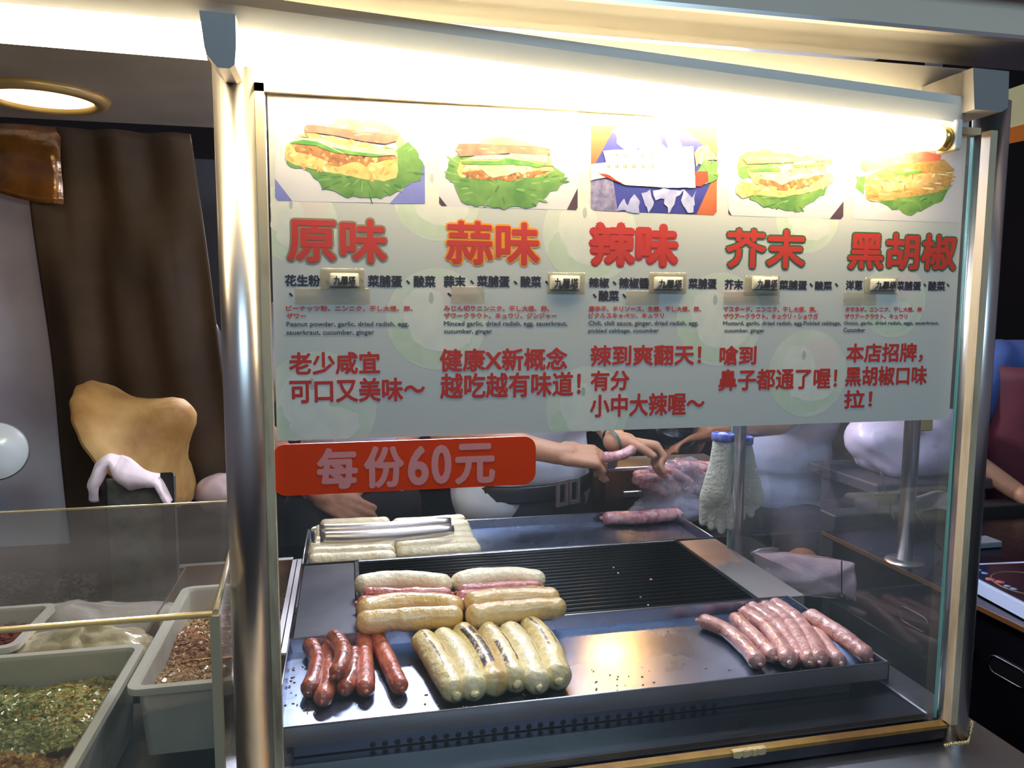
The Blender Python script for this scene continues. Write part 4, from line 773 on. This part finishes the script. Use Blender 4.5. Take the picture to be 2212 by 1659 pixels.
# dim folding chair behind
ch = thing('folding_chair', 'dark metal chair in the shadow between hat and left post', 'chair', (-.45, 1.42, GZ)); CM = mat('chair_metal', (70, 68, 72), .35, .7)
def arc(x0, x1, zt_, y, zb0=-1.2): return [(x0, y, zb0), (x0, y, zt_-.04), (x0+.012, y, zt_-.012), (x0+.04, y, zt_), (x1-.04, y, zt_), (x1-.012, y, zt_-.012), (x1, y, zt_-.04), (x1, y, zb0)]
q = MB(); q.tube(arc(-.56, -.37, -.05, 1.42, GZ), [.010]*8, 10); q.build('back_frame', CM, ch)
q = MB(); q.box(-.53, -.40, 1.415, 1.43, -.28, -.14, .004); q.build('backrest', BLACK, ch)
q = MB(); q.box(-.56, -.37, 1.44, 1.58, -1.32, -1.30, .004); q.build('seat', BLACK, ch)
for x in (-.555, -.375): q = MB(); q.tube([(x, 1.585, GZ), (x, 1.575, -1.31)], [.010]*2, 8); q.build('leg', CM, ch)

# ================================================================= BEHIND THE GRILL
wt = thing('prep_table', 'steel prep table in front of the person stuffing sausages', 'table', (.95, 1.25, GZ))
tz = -.50; A = PZ(1292, 1012, tz); 
q = MB(); q.box(.76, 1.18, A.y, 1.35, tz-.012, tz, .002); q.build('table_top', STEEL_H, wt)
q = MB(); q.box(.78, 1.16, A.y+.02, 1.33, GZ+.25, tz-.012, .003); q.build('cabinet', steel('warm_reflection_steel', (170, 120, 86), .3, (.1, 1, 1), col2=(96, 74, 66), nscale=5), wt)  # steel tinted brown, the warm reflection is put into its colour
q = MB(); q.box(.84, .90, A.y+.013, A.y+.021, -.60, -.58, .002); q.build('handle', STEEL, wt)
for x in (.80, 1.14):
    for y in (A.y+.04, 1.31): q = MB(); q.cyl((x, y, GZ), (x, y, GZ+.26), .014, 10); q.build('leg', STEEL, wt)
c = PZ(1322, 1011, tz); q = MB(); q.lathe((c.x, c.y+.02, tz), [(.0001, 0), (.022, 0), (.026, .035), (.028, .035), (.028, .038), (.0001, .030)], 28); q.build('small_cup', mat('white_cup', (206, 214, 224), .3), None, 'small pale plastic cup on the prep table beside the hands', 'cup')
c = PZ(1480, 975, tz); q = MB(); q.lathe((c.x, c.y+.12, tz), [(.0001, 0), (.075, 0), (.095, .03), (.10, .075), (.096, .10), (.092, .098), (.03, .108), (.018, .122), (.0001, .126)], 40); q.build('black_pot', mat('black_enamel', (18, 18, 22), .12, coat=1.), None, 'glossy black round pot behind the bag of raw sausages', 'pot')
# bag of raw sausages
bc = PY(1462, 1046, 1.115)
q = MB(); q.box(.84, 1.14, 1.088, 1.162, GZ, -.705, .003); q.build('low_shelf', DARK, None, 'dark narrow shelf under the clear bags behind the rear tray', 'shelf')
for i in range(26):
    rnd = random.Random(i+50); px = rnd.uniform(1395, 1545); py = rnd.uniform(1010, 1060); p = PY(px, py, rnd.uniform(1.08, 1.145)); an = rnd.uniform(-.9, .9); d = Vector((math.cos(an)*.055, rnd.uniform(-.01, .01), -abs(math.sin(an))*.05)); 
    mid = p+Vector((0, 0, .012)); sausage('raw pink sausage inside the clear bag behind the grill', 'raw sausages inside the clear bag', (p-d, mid, p+d), .0135, RAWP, seed=i+120, lump=.1)
q = MB(); q.ell(bc+Vector((.0, .0, -.012)), (.124, .060, .094), 64)
for i, v in enumerate(q.v):
    v = v+(v-bc).normalized()*(noise.noise(v*18)*.016+abs(noise.noise(v*44))*.010)
    if v.z < bc.z-.05: v.x += (v.x-bc.x)*.25; 
    q.v[i] = v
q.build('clear_bag', BAGP, None, 'large shiny clear plastic bag full of raw pink sausages behind the grill', 'plastic bag')
bagblob('clear_bag', 'loose crumpled end of clear plastic under the bag of raw sausages', 'plastic bag', tuple(PY(1455, 1100, 1.12)), (.14, .055, .045), clear('bag_film_milky', (230, 230, 240), .9, .15, (190, 192, 215), bump=1.), .016, 22, 64, seed=12)
# gloves hanging on the rear post
GLV = mat('knit_glove', (222, 224, 208), .85, col2=(206, 208, 190), nscale=40, bump=.5, bscale=150, sheen=.4)
def glove(label, pts, cuffpx, y, mirror=1):
    t = thing('work_glove', label, 'glove', tuple(PY(*pts[0], y)), 'white knit gloves hung on the rear post')
    q = MB()
    def C(p, r, p2, r2): q.cap(T(PY(*p, y)), r, T(PY(*p2, y)), r2, 14)
    q.metric = True
    w0, hand, fingers = pts[1], pts[2], pts[3]
    C(pts[0], .020, w0, .024); C(w0, .024, hand, .028); C((w0[0]-8, w0[1]), .018, (hand[0]-14, hand[1]+14), .020); C((w0[0]+8, w0[1]), .018, (hand[0]+14, hand[1]+14), .020)
    for f in fingers: C((f[0][0], f[0][1]-6), .0105, f[1], .0088)
    for i, v in enumerate(q.v): q.v[i] = Vector((v.x, T((0, y, 0)).y+(v.y-T((0, y, 0)).y)*.55, v.z))
    q.build('knit_body', GLV, t, voxel=.003, sm_it=3)
    p = PY(*cuffpx, y); q = MB(); q.lathe(p, [(.024, -.010), (.027, -.008), (.027, .008), (.024, .010), (.022, .004)], 28, (.05, 0, 1)); q.build('blue_cuff', mat('cuff_blue', (44, 58, 160), .8, col2=(120, 130, 200), nscale=120), t, 'blue overlock cuff edge')
glove('white knit work glove with blue cuff, left of the rear post', ((1560, 955), (1556, 1010), (1545, 1062), (((1522, 1078), (1518, 1128)), ((1540, 1088), (1536, 1138)), ((1558, 1090), (1558, 1146)), ((1575, 1085), (1578, 1138)))), (1562, 944), .665)
glove('white knit work glove partly behind the rear post, right one', ((1606, 965), (1612, 1015), (1618, 1060), (((1602, 1075), (1602, 1118)), ((1620, 1078), (1622, 1110)), ((1632, 1060), (1634, 1092)), ((1590, 1070), (1588, 1105)))), (1604, 950), .745)
# clear bag of ice-like packet on the right, in a wire rack
q = MB(); A = [PY(x, y, .66) for x, y in ((1625, 1192), (1700, 1193), (1790, 1205), (1845, 1215), (1846, 1296), (1760, 1290), (1690, 1270), (1640, 1250))]
cc = sum(A, Vector())/len(A)
def pk_(u, v):
    t = u*8; i = int(t) % 8; a_ = A[i].lerp(A[(i+1) % 8], t-int(t)); p = cc.lerp(a_, math.sin(v*math.pi/2)); p.y -= .040*math.cos(v*math.pi/2)+.010*noise.noise(p*26); return tuple(p)
def pk2(u, v): p = Vector(pk_(u, v)); p.y = 1.32-p.y; return tuple(p)
q.grid(pk_, 64, 16); q.grid(pk2, 64, 16); q.build('meat_packet', mat('pinkish_film', (216, 190, 198), .2, col2=(226, 178, 170), nscale=9, coat=1., bump=.6, bscale=22, spec=.8), None, 'pinkish plastic packet hanging right of the grill shelf', 'packet')
rk = thing('wire_rack', 'thin wire rack holding the pinkish packet', 'rack', tuple(PY(1740, 1290, .66)))
q = MB(); q.tube([tuple(PY(x, y, .61)) for x, y in ((1600, 1240), (1660, 1268), (1720, 1284), (1790, 1292), (1830, 1294))], [.0028]*5, 8); q.build('wire', STEEL, rk)
q = MB(); q.tube([tuple(PY(1818, y, .61)) for y in (1211, 1250, 1290)], [.0018]*3, 8); q.build('wire', BLACK, rk)
q = MB(); q.ell(tuple(PY(1820, 1290, .60)), (.010, .008, .008), 12); q.build('clip', BLACK, rk)
q = MB(); q.tube([tuple(PY(x, y, .66)) for x, y in ((1622, 1196), (1640, 1188), (1665, 1185), (1680, 1186))], [.004]*4, 8); q.build('handle', STEEL, rk)
q = MB(); q.box(.94, 1.16, .64, .69, -.80, -.705, .002); q.build('rack_shelf', STEEL_DK, rk)

# ================================================================= RIGHT COUNTER
rc = thing('side_counter', 'dark steel counter with slots at the right of the cart', 'counter', (1.9, .4, GZ))
q = MB(); q.box(1.42, 3.2, -.05, 1.03, -.705, -.69, .002); q.build('counter_top', steel('dark_top', (84, 84, 96), .26, (.05, 1, 1), bump=.05, col2=(60, 60, 70)), rc)
q = MB(); q.box(1.44, 3.18, -.03, 1.0, GZ+.1, -.705, .002); q.build('counter_body', steel('navy_steel', (64, 66, 78), .4, (1, .1, 1)), rc)
q = MB(); q.box(1.419, 1.422, -.05, 1.03, -.7, -.6885); q.build('edge_reflection', mat('orange_reflection', (190, 130, 80), .3, .8), rc)  # orange light caught by the counter edge, put into the strip's colour
for y0 in (.02, .165, .31, .455, .60):
    q = MB(); o = rrect(y0, y0+.10, -.835, -.795, .018); q.prism([(1.437, y, z) for y, z in o], (.004, 0, 0)); q.build('slot', BLACK, rc)
    q = MB(); o2 = [(1.438, y, z) for y, z in o]; q.tube(o2, [.003]*len(o2), 6, close=True); q.build('slot_rim', STEEL_DK, rc)
ik = thing('induction_cooker', 'white framed induction cooker with black glass top on the right counter', 'cooker', (1.75, .5, -.69))
P1, P2, P3, P4 = PZ(2060, 1222, -.655), PZ(2330, 1212, -.655), PZ(2390, 1405, -.655), PZ(2060, 1262, -.655)
q = MB(); fr = [Vector((1.46, .66, -.66)), Vector((1.95, .62, -.66)), Vector((1.91, .18, -.66)), Vector((1.50, .30, -.66))]
fr = [PZ(2070, 1224, -.66), PZ(2070, 1224, -.66)+Vector((.40, -.02, 0)), PZ(2070, 1224, -.66)+Vector((.36, -.36, 0)), PZ(2070, 1224, -.66)+Vector((-.04, -.14, 0)) ]
e = PZ(2080, 1243, -.66); f2 = PZ(2212, 1312, -.66); d1 = (f2-e)
fr = [PZ(2070, 1222, -.66), PZ(2212, 1216, -.66)+(PZ(2212, 1216, -.66)-PZ(2070, 1222, -.66))*1.1, f2+d1*1.0+Vector((.16, 0, 0)), f2+d1*.35, e]
q.prism([p+Vector((0, 0, -.026)) for p in fr], (0, 0, .030)); q.build('housing', mat('white_housing', (190, 204, 236), .3, coat=.4), ik)
ctr = sum(fr, Vector())/5; q = MB(); q.prism([ctr+(p-ctr)*.90+Vector((0, 0, .0045)) for p in fr], (0, 0, .002)); q.build('glass_top', mat('black_glass', (14, 14, 20), .08, coat=1.), ik)
pc = PZ(2140, 1252, -.653); q = MB()
for k, (x, y) in enumerate(((2113, 1231), (2127, 1238), (2139, 1251), (2160, 1257), (2176, 1266), (2190, 1272))):
    q = MB(); q.lathe(PZ(x, y, -.6530), [(.0001, .0008), (.010 if k in (2, 3) else .007, .0008), (.0105 if k in (2, 3) else .0075, 0)], 16); q.build('button', mat('button_blue', (110, 140, 180), .3) if k not in (2, 3) else mat('button_red', (170, 90, 90), .3), ik)
q = MB(); o = [(PZ(2232, 1262, -.6530)+Vector((.085*math.cos(a_), .085*math.sin(a_), .0))) for a_ in [i*math.pi/20 for i in range(40)]]; q.tube(o, [.0012]*40, 6, close=True); q.build('zone_ring', mat('ring_print', (120, 100, 84), .4), ik)
q = MB(); q.box(PZ(2080, 1180, -.69).x, PZ(2080, 1180, -.69).x+.10, .78, .84, -.689, -.67, .004, 2); q.build('clear_box', mat('dim_box', (120, 130, 140), .2, coat=.6), None, 'small flat greyish box behind the induction cooker', 'box')
# metal post on the counter with flange and stays
mp_ = thing('canopy_post', 'thin polished post with slanting stays standing on the right counter', 'post', (1.475, .74, -.69))
q = MB(); q.cyl((1.475, .74, -.69), (1.475, .74, .9), .020, 24); q.build('pole', STEEL, mp_)
q = MB(); q.lathe((1.475, .74, -.69), [(.0001, .006), (.045, .006), (.05, 0)], 28); q.build('flange', STEEL, mp_)
for P in (((1903, 1018), (1932, 1130)), ((1974, 1100), (2032, 1188))):
    q = MB(); q.tube([tuple(PY(*P[0], .76)), tuple(PY(*P[1], .76))], [.003]*2, 8); q.build('stay', STEEL_DK, mp_)
# rear dark table, machinery and big lilac bag
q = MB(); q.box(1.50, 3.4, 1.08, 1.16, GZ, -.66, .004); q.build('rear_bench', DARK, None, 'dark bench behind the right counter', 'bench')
q = MB(); q.box(1.74, 2.26, 1.20, 1.60, -.64, -.60, .006); q.box(1.78, 2.22, 1.24, 1.56, GZ, -.64); q.build('rear_table', mat('dim_purple_table', (66, 60, 72), .4), None, 'dim table under the big lilac plastic bag', 'table')
bagblob('lilac_bag', 'big pale lilac plastic bag on the table behind the right post', 'plastic bag', (1.985, 1.36, -.49), (.235, .14, .135), mat('lilac_plastic', (214, 202, 224), .4, col2=(196, 184, 210), nscale=3, bump=.2, bscale=8, coat=.3), .03, 7, 48, seed=21, flat_z=-.60)
q = MB(); q.grid(lambda u, v: tuple(PY(1950+110*u, 1066+40*v+6*math.sin(u*7), 1.07-.02*math.sin(u*6+v*3))), 24, 12, .01); q.build('grey_rag', mat('rag', (120, 116, 112), .8, col2=(96, 94, 92), nscale=12), None, 'grey rag hanging over the rear bench behind the slanting stay', 'rag')
q = MB(); q.box(1.86, 1.93, 1.18, 1.22, -.42, -.36, .006, 2); q.build('yellow_box', mat('yellow_card', (180, 150, 70), .5), None, 'small yellow box at the upper edge behind the lilac bag', 'box')
for i, (x, y, wd, hg, lb) in enumerate(((2.02, 1.75, .30, .22, 'dark machine in the shadow right of the seated person'), (2.5, 2.2, .5, .5, 'black cabinet in the shadow far behind the right post'))):
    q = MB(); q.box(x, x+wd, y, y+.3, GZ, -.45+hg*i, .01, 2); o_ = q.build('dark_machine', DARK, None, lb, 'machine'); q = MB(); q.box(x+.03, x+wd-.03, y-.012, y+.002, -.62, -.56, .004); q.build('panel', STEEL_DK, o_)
for i, (p0, p1) in enumerate((((1788, 1031), (1812, 1036)), ((1768, 1055), (1812, 1068)))):
    q = MB(); q.tube([tuple(PY(*p0, 1.70)), tuple(PY(*p1, 1.70))], [.005]*2, 8); q.build('red_rod', mat('red_rod_paint', (150, 70, 56), .4), None, ['upper thin red rod right of the seated person', 'lower thin red rod right of the seated person'][i], 'rod')
q = MB(); q.ell(tuple(PY(1765, 1028, 1.72)), (.035, .03, .030), 20); q.noise(.006, 30); q.build('white_rag', CLO, None, 'small white rag beside the seated person and red rods', 'rag')
# sign at the far right top
sn = thing('shop_sign', 'cream shop sign with an orange band at the right edge', 'sign', (3.0, 2.2, .9))
A1, A2, A3, A4 = PY(2120, 213, 2.2), PY(2420, 110, 2.2), PY(2420, 230, 2.2), PY(2120, 300, 2.2)
q = MB(); q.prism([A1, A2, A3, A4], (0, .02, 0)); q.build('cream_panel', mat('cream_sign', (226, 216, 170), .5, emit=(210, 200, 140), estr=.22), sn)
B1, B2, B3, B4 = PY(2120, 292, 2.19), PY(2420, 215, 2.19), PY(2420, 262, 2.19), PY(2120, 322, 2.19)
q = MB(); q.prism([B1, B2, B3, B4], (0, .012, 0)); q.build('orange_band', mat('orange_sign', (206, 116, 44), .5, emit=(210, 110, 30), estr=.22), sn)
q = MB(); c = PY(2168, 260, 2.185); q.prism([(c.x+.022*math.cos(t), c.y, c.z+.009*math.sin(t)) for t in [i*math.pi/12 for i in range(24)]], (0, .006, 0)); q.build('red_mark', mat('red_sign_mark', (190, 50, 70), .5), sn)
# warm bulb far behind, its glow is mirrored in the front tray
wb = thing('warm_bulb', 'warm hanging bulb behind the sausage maker, mostly hidden by the menu', 'lamp', (1.14, 2.1, .43))
q = MB(); q.ell((1.14, 2.1, .43), (.05, .05, .06), 20); q.build('glass_bulb', emis('bulb_glow', (1, .47, .12, 1), BULB), wb)
q = MB(); q.cyl((1.14, 2.1, .49), (1.14, 2.1, .55), .022, 16); q.cyl((1.14, 2.1, .55), (1.14, 2.1, 2.4), .004, 6); q.build('socket', BLACK, wb)

# ================================================================= PEOPLE
SKIN = mat('skin', (196, 148, 118), .5, col2=(182, 130, 102), nscale=9, sss=.2, bump=.1, bscale=120)
SKIN2 = mat('skin_tan', (176, 122, 90), .5, col2=(160, 104, 76), nscale=9, sss=.2, bump=.1, bscale=120)
HAIR = mat('black_hair', (22, 18, 18), .45, bump=.5, bscale=90, stretch=(1, 1, .2))
def hand(q, wrist, f, n, side, curl, spread=.10, k=1.0):
    """palm + five fingers: f finger direction, n palm normal, side +1/-1 thumb side"""
    f = f.normalized(); n = (n-f*n.dot(f)).normalized(); s = f.cross(n).normalized()*side
    q.cap(wrist-f*.01, .024*k, wrist+f*.02, .025*k)
    for t in (-.026, -.009, .009, .026): q.cap(wrist+f*.015+s*t*.7*k, .015*k, wrist+f*.082*k+s*t*k, .0115*k)
    for j, (t, L_, r) in enumerate(((.029, .070, .0088), (.010, .078, .0092), (-.010, .072, .0088), (-.028, .056, .0078))):
        p = wrist+f*.084*k+s*t*k; d = (f+s*t*spread*10*.5).normalized(); cr = curl if isinstance(curl, (int, float)) else curl[j]
        for m_, fr_ in enumerate((.44, .31, .25)):
            a = cr*(.75 if m_ == 0 else 1.0); ax_ = n; d = (d*math.cos(a)+ax_*math.sin(a)).normalized() if m_ == 0 else (d*math.cos(a)+(ax_-d*ax_.dot(d)).normalized()*math.sin(a)).normalized()
            p2 = p+d*L_*fr_*k; q.cap(p, r*k*(1-.06*m_), p2, r*k*(.94-.07*m_)); p = p2
    p = wrist+f*.022+s*.026*k; d = (f*.75+s*.65+n*.35).normalized(); q.cap(wrist+f*.008+s*.012, .016*k, p, .0145*k)
    p2 = p+d*.036*k; q.cap(p, .0135*k, p2, .0112*k); d = (f*.9+s*.15+n*.5).normalized(); q.cap(p2, .011*k, p2+d*.030*k, .0092*k)
def figure(label, P, H, arms, legs='stand', shirt=None, pants=None, skin=None, lean=0., apron=None, sleeve=.5, short=False, vox=.007, hair=HAIR, look=None, girth=1., extra=None, tall=1.):
    Hh = Vector((H[0], H[1], 0)).normalized(); Z = Vector((0, 0, 1)); Rt = Hh.cross(Z); P = Vector(P)
    t = thing('person', label, 'person', (P.x, P.y, 0), metric=True)
    up = (Z+Hh*lean).normalized(); Wd = lambda a, b, c, o=P: o+Rt*a+Hh*b+up*c
    g_ = girth; body = MB(True)
    rot = Matrix((Rt, Hh, up)).transposed()
    chest = Wd(0, .01, .36*tall); neck = Wd(0, 0, .53*tall); hd = neck+up*.135+Hh*.03
    body.ell(P, (.155*g_, .115*g_, .13), 20, rot); body.ell(Wd(0, 0, .17), (.135*g_, .10*g_, .17), 20, rot); body.ell(chest, (.165*g_, .11*g_, .18), 20, rot)
    body.cap(Wd(-.14, 0, .47*tall), .055, Wd(.14, 0, .47*tall), .055); body.cap(neck-up*.03, .055, neck+up*.08, .05)
    # head
    body.ell(hd+up*.02, (.074, .092, .105), 24, rot); body.ell(hd-up*.055+Hh*.022, (.055, .062, .055), 20, rot)
    body.cap(hd+Hh*.088+up*.012, .008, hd+Hh*.104-up*.022, .0125); body.ell(hd+Hh*.082-up*.055, (.026, .012, .007), 12, rot); body.ell(hd+Hh*.082-up*.066, (.022, .012, .007), 12, rot)
    for s in (-1, 1): body.ell(hd+Rt*s*.076-Hh*.005, (.010, .020, .032), 12, rot); body.ell(hd+Rt*s*.030+Hh*.080+up*.022, (.017, .008, .005), 10, rot)
    sh = MB(True); el = {}
    for key, s in (('R', 1), ('L', -1)):
        sp_ = Wd(.175*s*g_, 0, .47*tall); w_, fd, pn, cr = arms[key]; w_ = Vector(w_); D = w_-sp_; d = min(D.length, .545); Dn = D.normalized(); w_ = sp_+Dn*d
        u, v = .29, .265; a = (u*u-v*v+d*d)/(2*d); h = math.sqrt(max(0, u*u-a*a)); hint = (Rt*s*.6-Z-Hh*.5); hint = (hint-Dn*hint.dot(Dn)).normalized(); e = sp_+Dn*a+hint*h; el[key] = e
        body.cap(sp_, .048, e, .036); body.cap(e, .037, w_, .024); hand(body, w_, Vector(fd), Vector(pn), s if key == 'R' else s, cr)
        f_ = sp_.lerp(e, sleeve if sleeve <= 1 else 1); sh.cap(sp_, .064, f_, .056)
        if sleeve > 1: sh.cap(e, .055, e.lerp(w_, sleeve-1), .044)
    # legs
    pt = MB(True); shoes = []
    for s in (-1, 1):
        hip = P+Rt*.085*s-Z*.03
        if legs == 'stand': knee = Vector((hip.x, hip.y, .50))+Hh*.02+Rt*s*.01; ank = Vector((hip.x, hip.y, .085))-Hh*.02+Rt*s*.02
        else: knee = hip+Hh*.36+Rt*s*.09+Z*(-.06 if s > 0 else -.02); ank = Vector((knee.x, knee.y, .085))-Hh*.03
        body.cap(hip, .078, knee, .052); body.cap(knee, .052, ank, .034); body.cap(ank, .035, ank+Hh*.12-Z*.045, .026); body.cap(ank+Hh*.12-Z*.048, .026, ank+Hh*.17-Z*.055, .02)
        if short: pt.cap(hip, .112, hip.lerp(knee, .80), .090)
        else: pt.cap(hip, .098, knee, .070); pt.cap(knee, .070, ank+Z*.04, .056)
        shoes.append((ank, s))
    b_ = body.build('body', skin or SKIN, t, voxel=vox, sm_it=2)
    pt.ell(P-Z*.01, (.178*g_, .14*g_, .13), 20, rot); pt.build('trousers' if not short else 'shorts', pants, t, voxel=.011, sm_it=3)
    sh.ell(Wd(0, 0, .10), (.172*g_, .138*g_, .17), 24, rot); sh.ell(Wd(0, .015, .22), (.165*g_, .13*g_, .17), 24, rot); sh.ell(chest, (.188*g_, .132*g_, .175), 24, rot); sh.cap(Wd(-.13, 0, .465*tall), .070, Wd(.13, 0, .465*tall), .070)
    sh.cap(Wd(-.09*g_, 0, .02), .11*g_, Wd(.09*g_, 0, .02), .11*g_)
    sh.noise(.012, 9, seed=P.x); sh.build('shirt', shirt, t, voxel=.010, sm_it=3)
    for ank, s in shoes:
        q = MB(True); q.cap(ank-Hh*.04-Z*.035, .042, ank+Hh*.10-Z*.045, .038); q.cap(ank+Hh*.10-Z*.047, .038, ank+Hh*.17-Z*.052, .030); q.cap(ank, .044, ank-Z*.04, .044); q.build('shoe', BLACK, t, voxel=.009, sm_it=2)
    q = MB(True); q.ell(hd+up*.042-Hh*.016, (.083, .095, .098), 24, rot)
    q.v = [v if (v-hd).dot(Hh) < .062 or (v-hd).dot(up) > .085 else v-Hh*((v-hd).dot(Hh)-.05) for v in q.v]; q.noise(.006, 40); q.build('hair', hair, t)
    for s in (-1, 1):
        q = MB(True); q.ell(hd+Rt*s*.030+Hh*.0845+up*.010, (.011, .006, .006), 12, rot); e_ = q.build('eye', mat('eye_white', (230, 228, 224), .2), t)
        q = MB(True); q.ell(hd+Rt*s*.030+Hh*.0895+up*.010, (.005, .002, .005), 10, rot); q.build('iris', BLACK, e_)
    if apron:
        def ap(u, v):
            a = (u-.5)*3.8; c = .46-1.05*v; r_ = 1.06; return tuple(P+Rt*.19*g_*r_*math.sin(a)*1.08+Hh*(.160*g_*math.cos(a)+.015)+(up-Z)*c+Z*c)
        q = MB(True); q.grid(ap, 20, 24, .004); q.build('apron', apron, t)
    if extra: extra(t, P, Rt, Hh, up, el, Wd)
    return t
def W(px, py, y): return T(PY(px, py, y))
WHITE = mat('white_shirt', (216, 224, 238), .8, col2=(196, 206, 224), nscale=4, bump=.25, bscale=16, sheen=.2)
NAVY = mat('navy_jeans', (38, 40, 62), .7, col2=(28, 28, 44), nscale=12); BLK = mat('black_trousers', (24, 22, 26), .7)
def exA(t, P, Rt, H, up, el, Wd):
    q = MB(True); o = [P+Rt*.185*math.sin(a)*1.0+H*.145*math.cos(a)+Vector((0, 0, .035)) for a in [i*math.pi/20 for i in range(40)]]; q.tube(o, [.021]*40, 8, close=True, squash=(.25, 1)); q.build('belt', mat('belt_leather', (22, 20, 24), .4), t)
    c = P+H*.155+Vector((0, 0, .035)); bk_ = mat('pewter_buckle', (168, 160, 156), .35, .7)
    q = MB(True)
    for s in (-1, 1):
        m_ = lambda a, b: c+Rt*a+Vector((0, 0, b))+H*.006
        q.prism([m_(s*.006, -.030), m_(s*.036, -.030), m_(s*.036, -.022), m_(s*.006, -.022)], H*.006); q.prism([m_(s*.006, .022), m_(s*.036, .022), m_(s*.036, .030), m_(s*.006, .030)], H*.006)
        q.prism([m_(s*.028, -.022), m_(s*.036, -.022), m_(s*.036, .022), m_(s*.028, .022)], H*.006); q.prism([m_(s*.003, -.03), m_(s*.009, -.03), m_(s*.009, .03), m_(s*.003, .03)], H*.006)
    q.build('buckle', bk_, t)
    w_ = W(1322, 955, 1.03); q = MB(True); q.lathe(w_, [(.030, -.004), (.032, 0), (.030, .004)], 24, (.9, .3, .25)); q.build('bracelet', mat('green_bracelet', (70, 90, 84), .4), t)
Pa = T((.535, 1.275, 0)); Pa.z = 1.03
figure('person in a white shirt and navy trousers stuffing sausages with both hands', Pa, (.45, -.9), {'R': (W(1205, 980, .985), (.98, -.1, -.10), (.1, .45, -.9), (.75, .85, .95, 1.0)), 'L': (W(1334, 955, 1.03), (.96, -.2, -.12), (-.15, -.25, -1), (1.15, 1.2, 1.2, 1.2))},
       shirt=WHITE, pants=NAVY, sleeve=.75, vox=.0045, extra=exA, lean=.05)
sausage('raw pink sausage being twisted between the hands', None, (PY(1300, 986, .955), PY(1335, 984, .96), PY(1372, 968, .97)), .014, RAWP, seed=201, lump=.1)
Pb = T((.02, 1.50, 0)); Pb.z = 1.00
figure('person in a white apron shirt and black trousers behind the raw rice sausages', Pb, (.25, -1), {'R': (W(686, 1066, 1.36), (.85, -.15, -.45), (.2, 1, -.3), (.35, .3, .35, .5)), 'L': (W(840, 985, 1.40), (-.6, -.3, -.4), (0, 1, 0), .4)},
       shirt=mat('lavender_white_shirt', (206, 204, 220), .8, col2=(186, 182, 204), nscale=4, bump=.3, bscale=14), pants=BLK, sleeve=.5, vox=.006, girth=.82)
def exC(t, P, Rt, H, up, el, Wd):
    w_ = W(1506, 938, 1.60); q = MB(True); q.lathe(w_, [(.030, -.009), (.034, -.006), (.034, .006), (.030, .009)], 24, (1, .1, .05)); q.build('wristwatch', mat('gold_watch', (190, 180, 130), .25, .8), t)
    q = MB(True); q.lathe((P.x, P.y, 0), [(.0001, 0), (.17, 0), (.16, .03), (.03, .04), (.03, .56), (.17, .58), (.18, .62), (.17, .645), (.0001, .645)], 28); q.build('stool', BLACK, None, 'black round stool under the seated person in grey blue shirt', 'stool')
Pc = T((1.80, 1.86, 0)); Pc.z = .80
figure('seated person in a grey blue shirt and dark shorts behind the gloves', Pc, (-.75, -.66), {'R': (W(1500, 938, 1.60), (-1, -.1, -.1), (0, 0, -1), .5), 'L': (W(1500, 948, 1.45), (-1, -.1, -.1), (0, 0, -1), .5)},
       legs='sit', shirt=mat('grey_blue_shirt', (184, 192, 216), .8, col2=(160, 168, 196), nscale=4, bump=.3, bscale=12), pants=mat('dark_shorts', (44, 38, 52), .7), skin=SKIN2, short=True, vox=.007, sleeve=.55, lean=.12, extra=exC)
Pd = T((2.60, 1.42, 0)); Pd.z = .87
figure('person in a blue short sleeved shirt and dark red apron at the right edge', Pd, (-.15, -1), {'R': (W(2215, 1075, 1.10), (.5, -.3, -.5), (.6, 0, 0), .5), 'L': (T((2.8, 1.1, -.6)), (-.4, -.4, -.6), (0, 1, 0), .5)},
       shirt=mat('blue_shirt', (70, 96, 160), .8, col2=(56, 80, 140), nscale=5), lean=.12, pants=mat('navy_trousers', (30, 32, 54), .8), apron=mat('dark_red_apron', (92, 26, 44), .7, col2=(70, 20, 36), nscale=6), sleeve=.55, vox=.007)
#@@NEXT@@
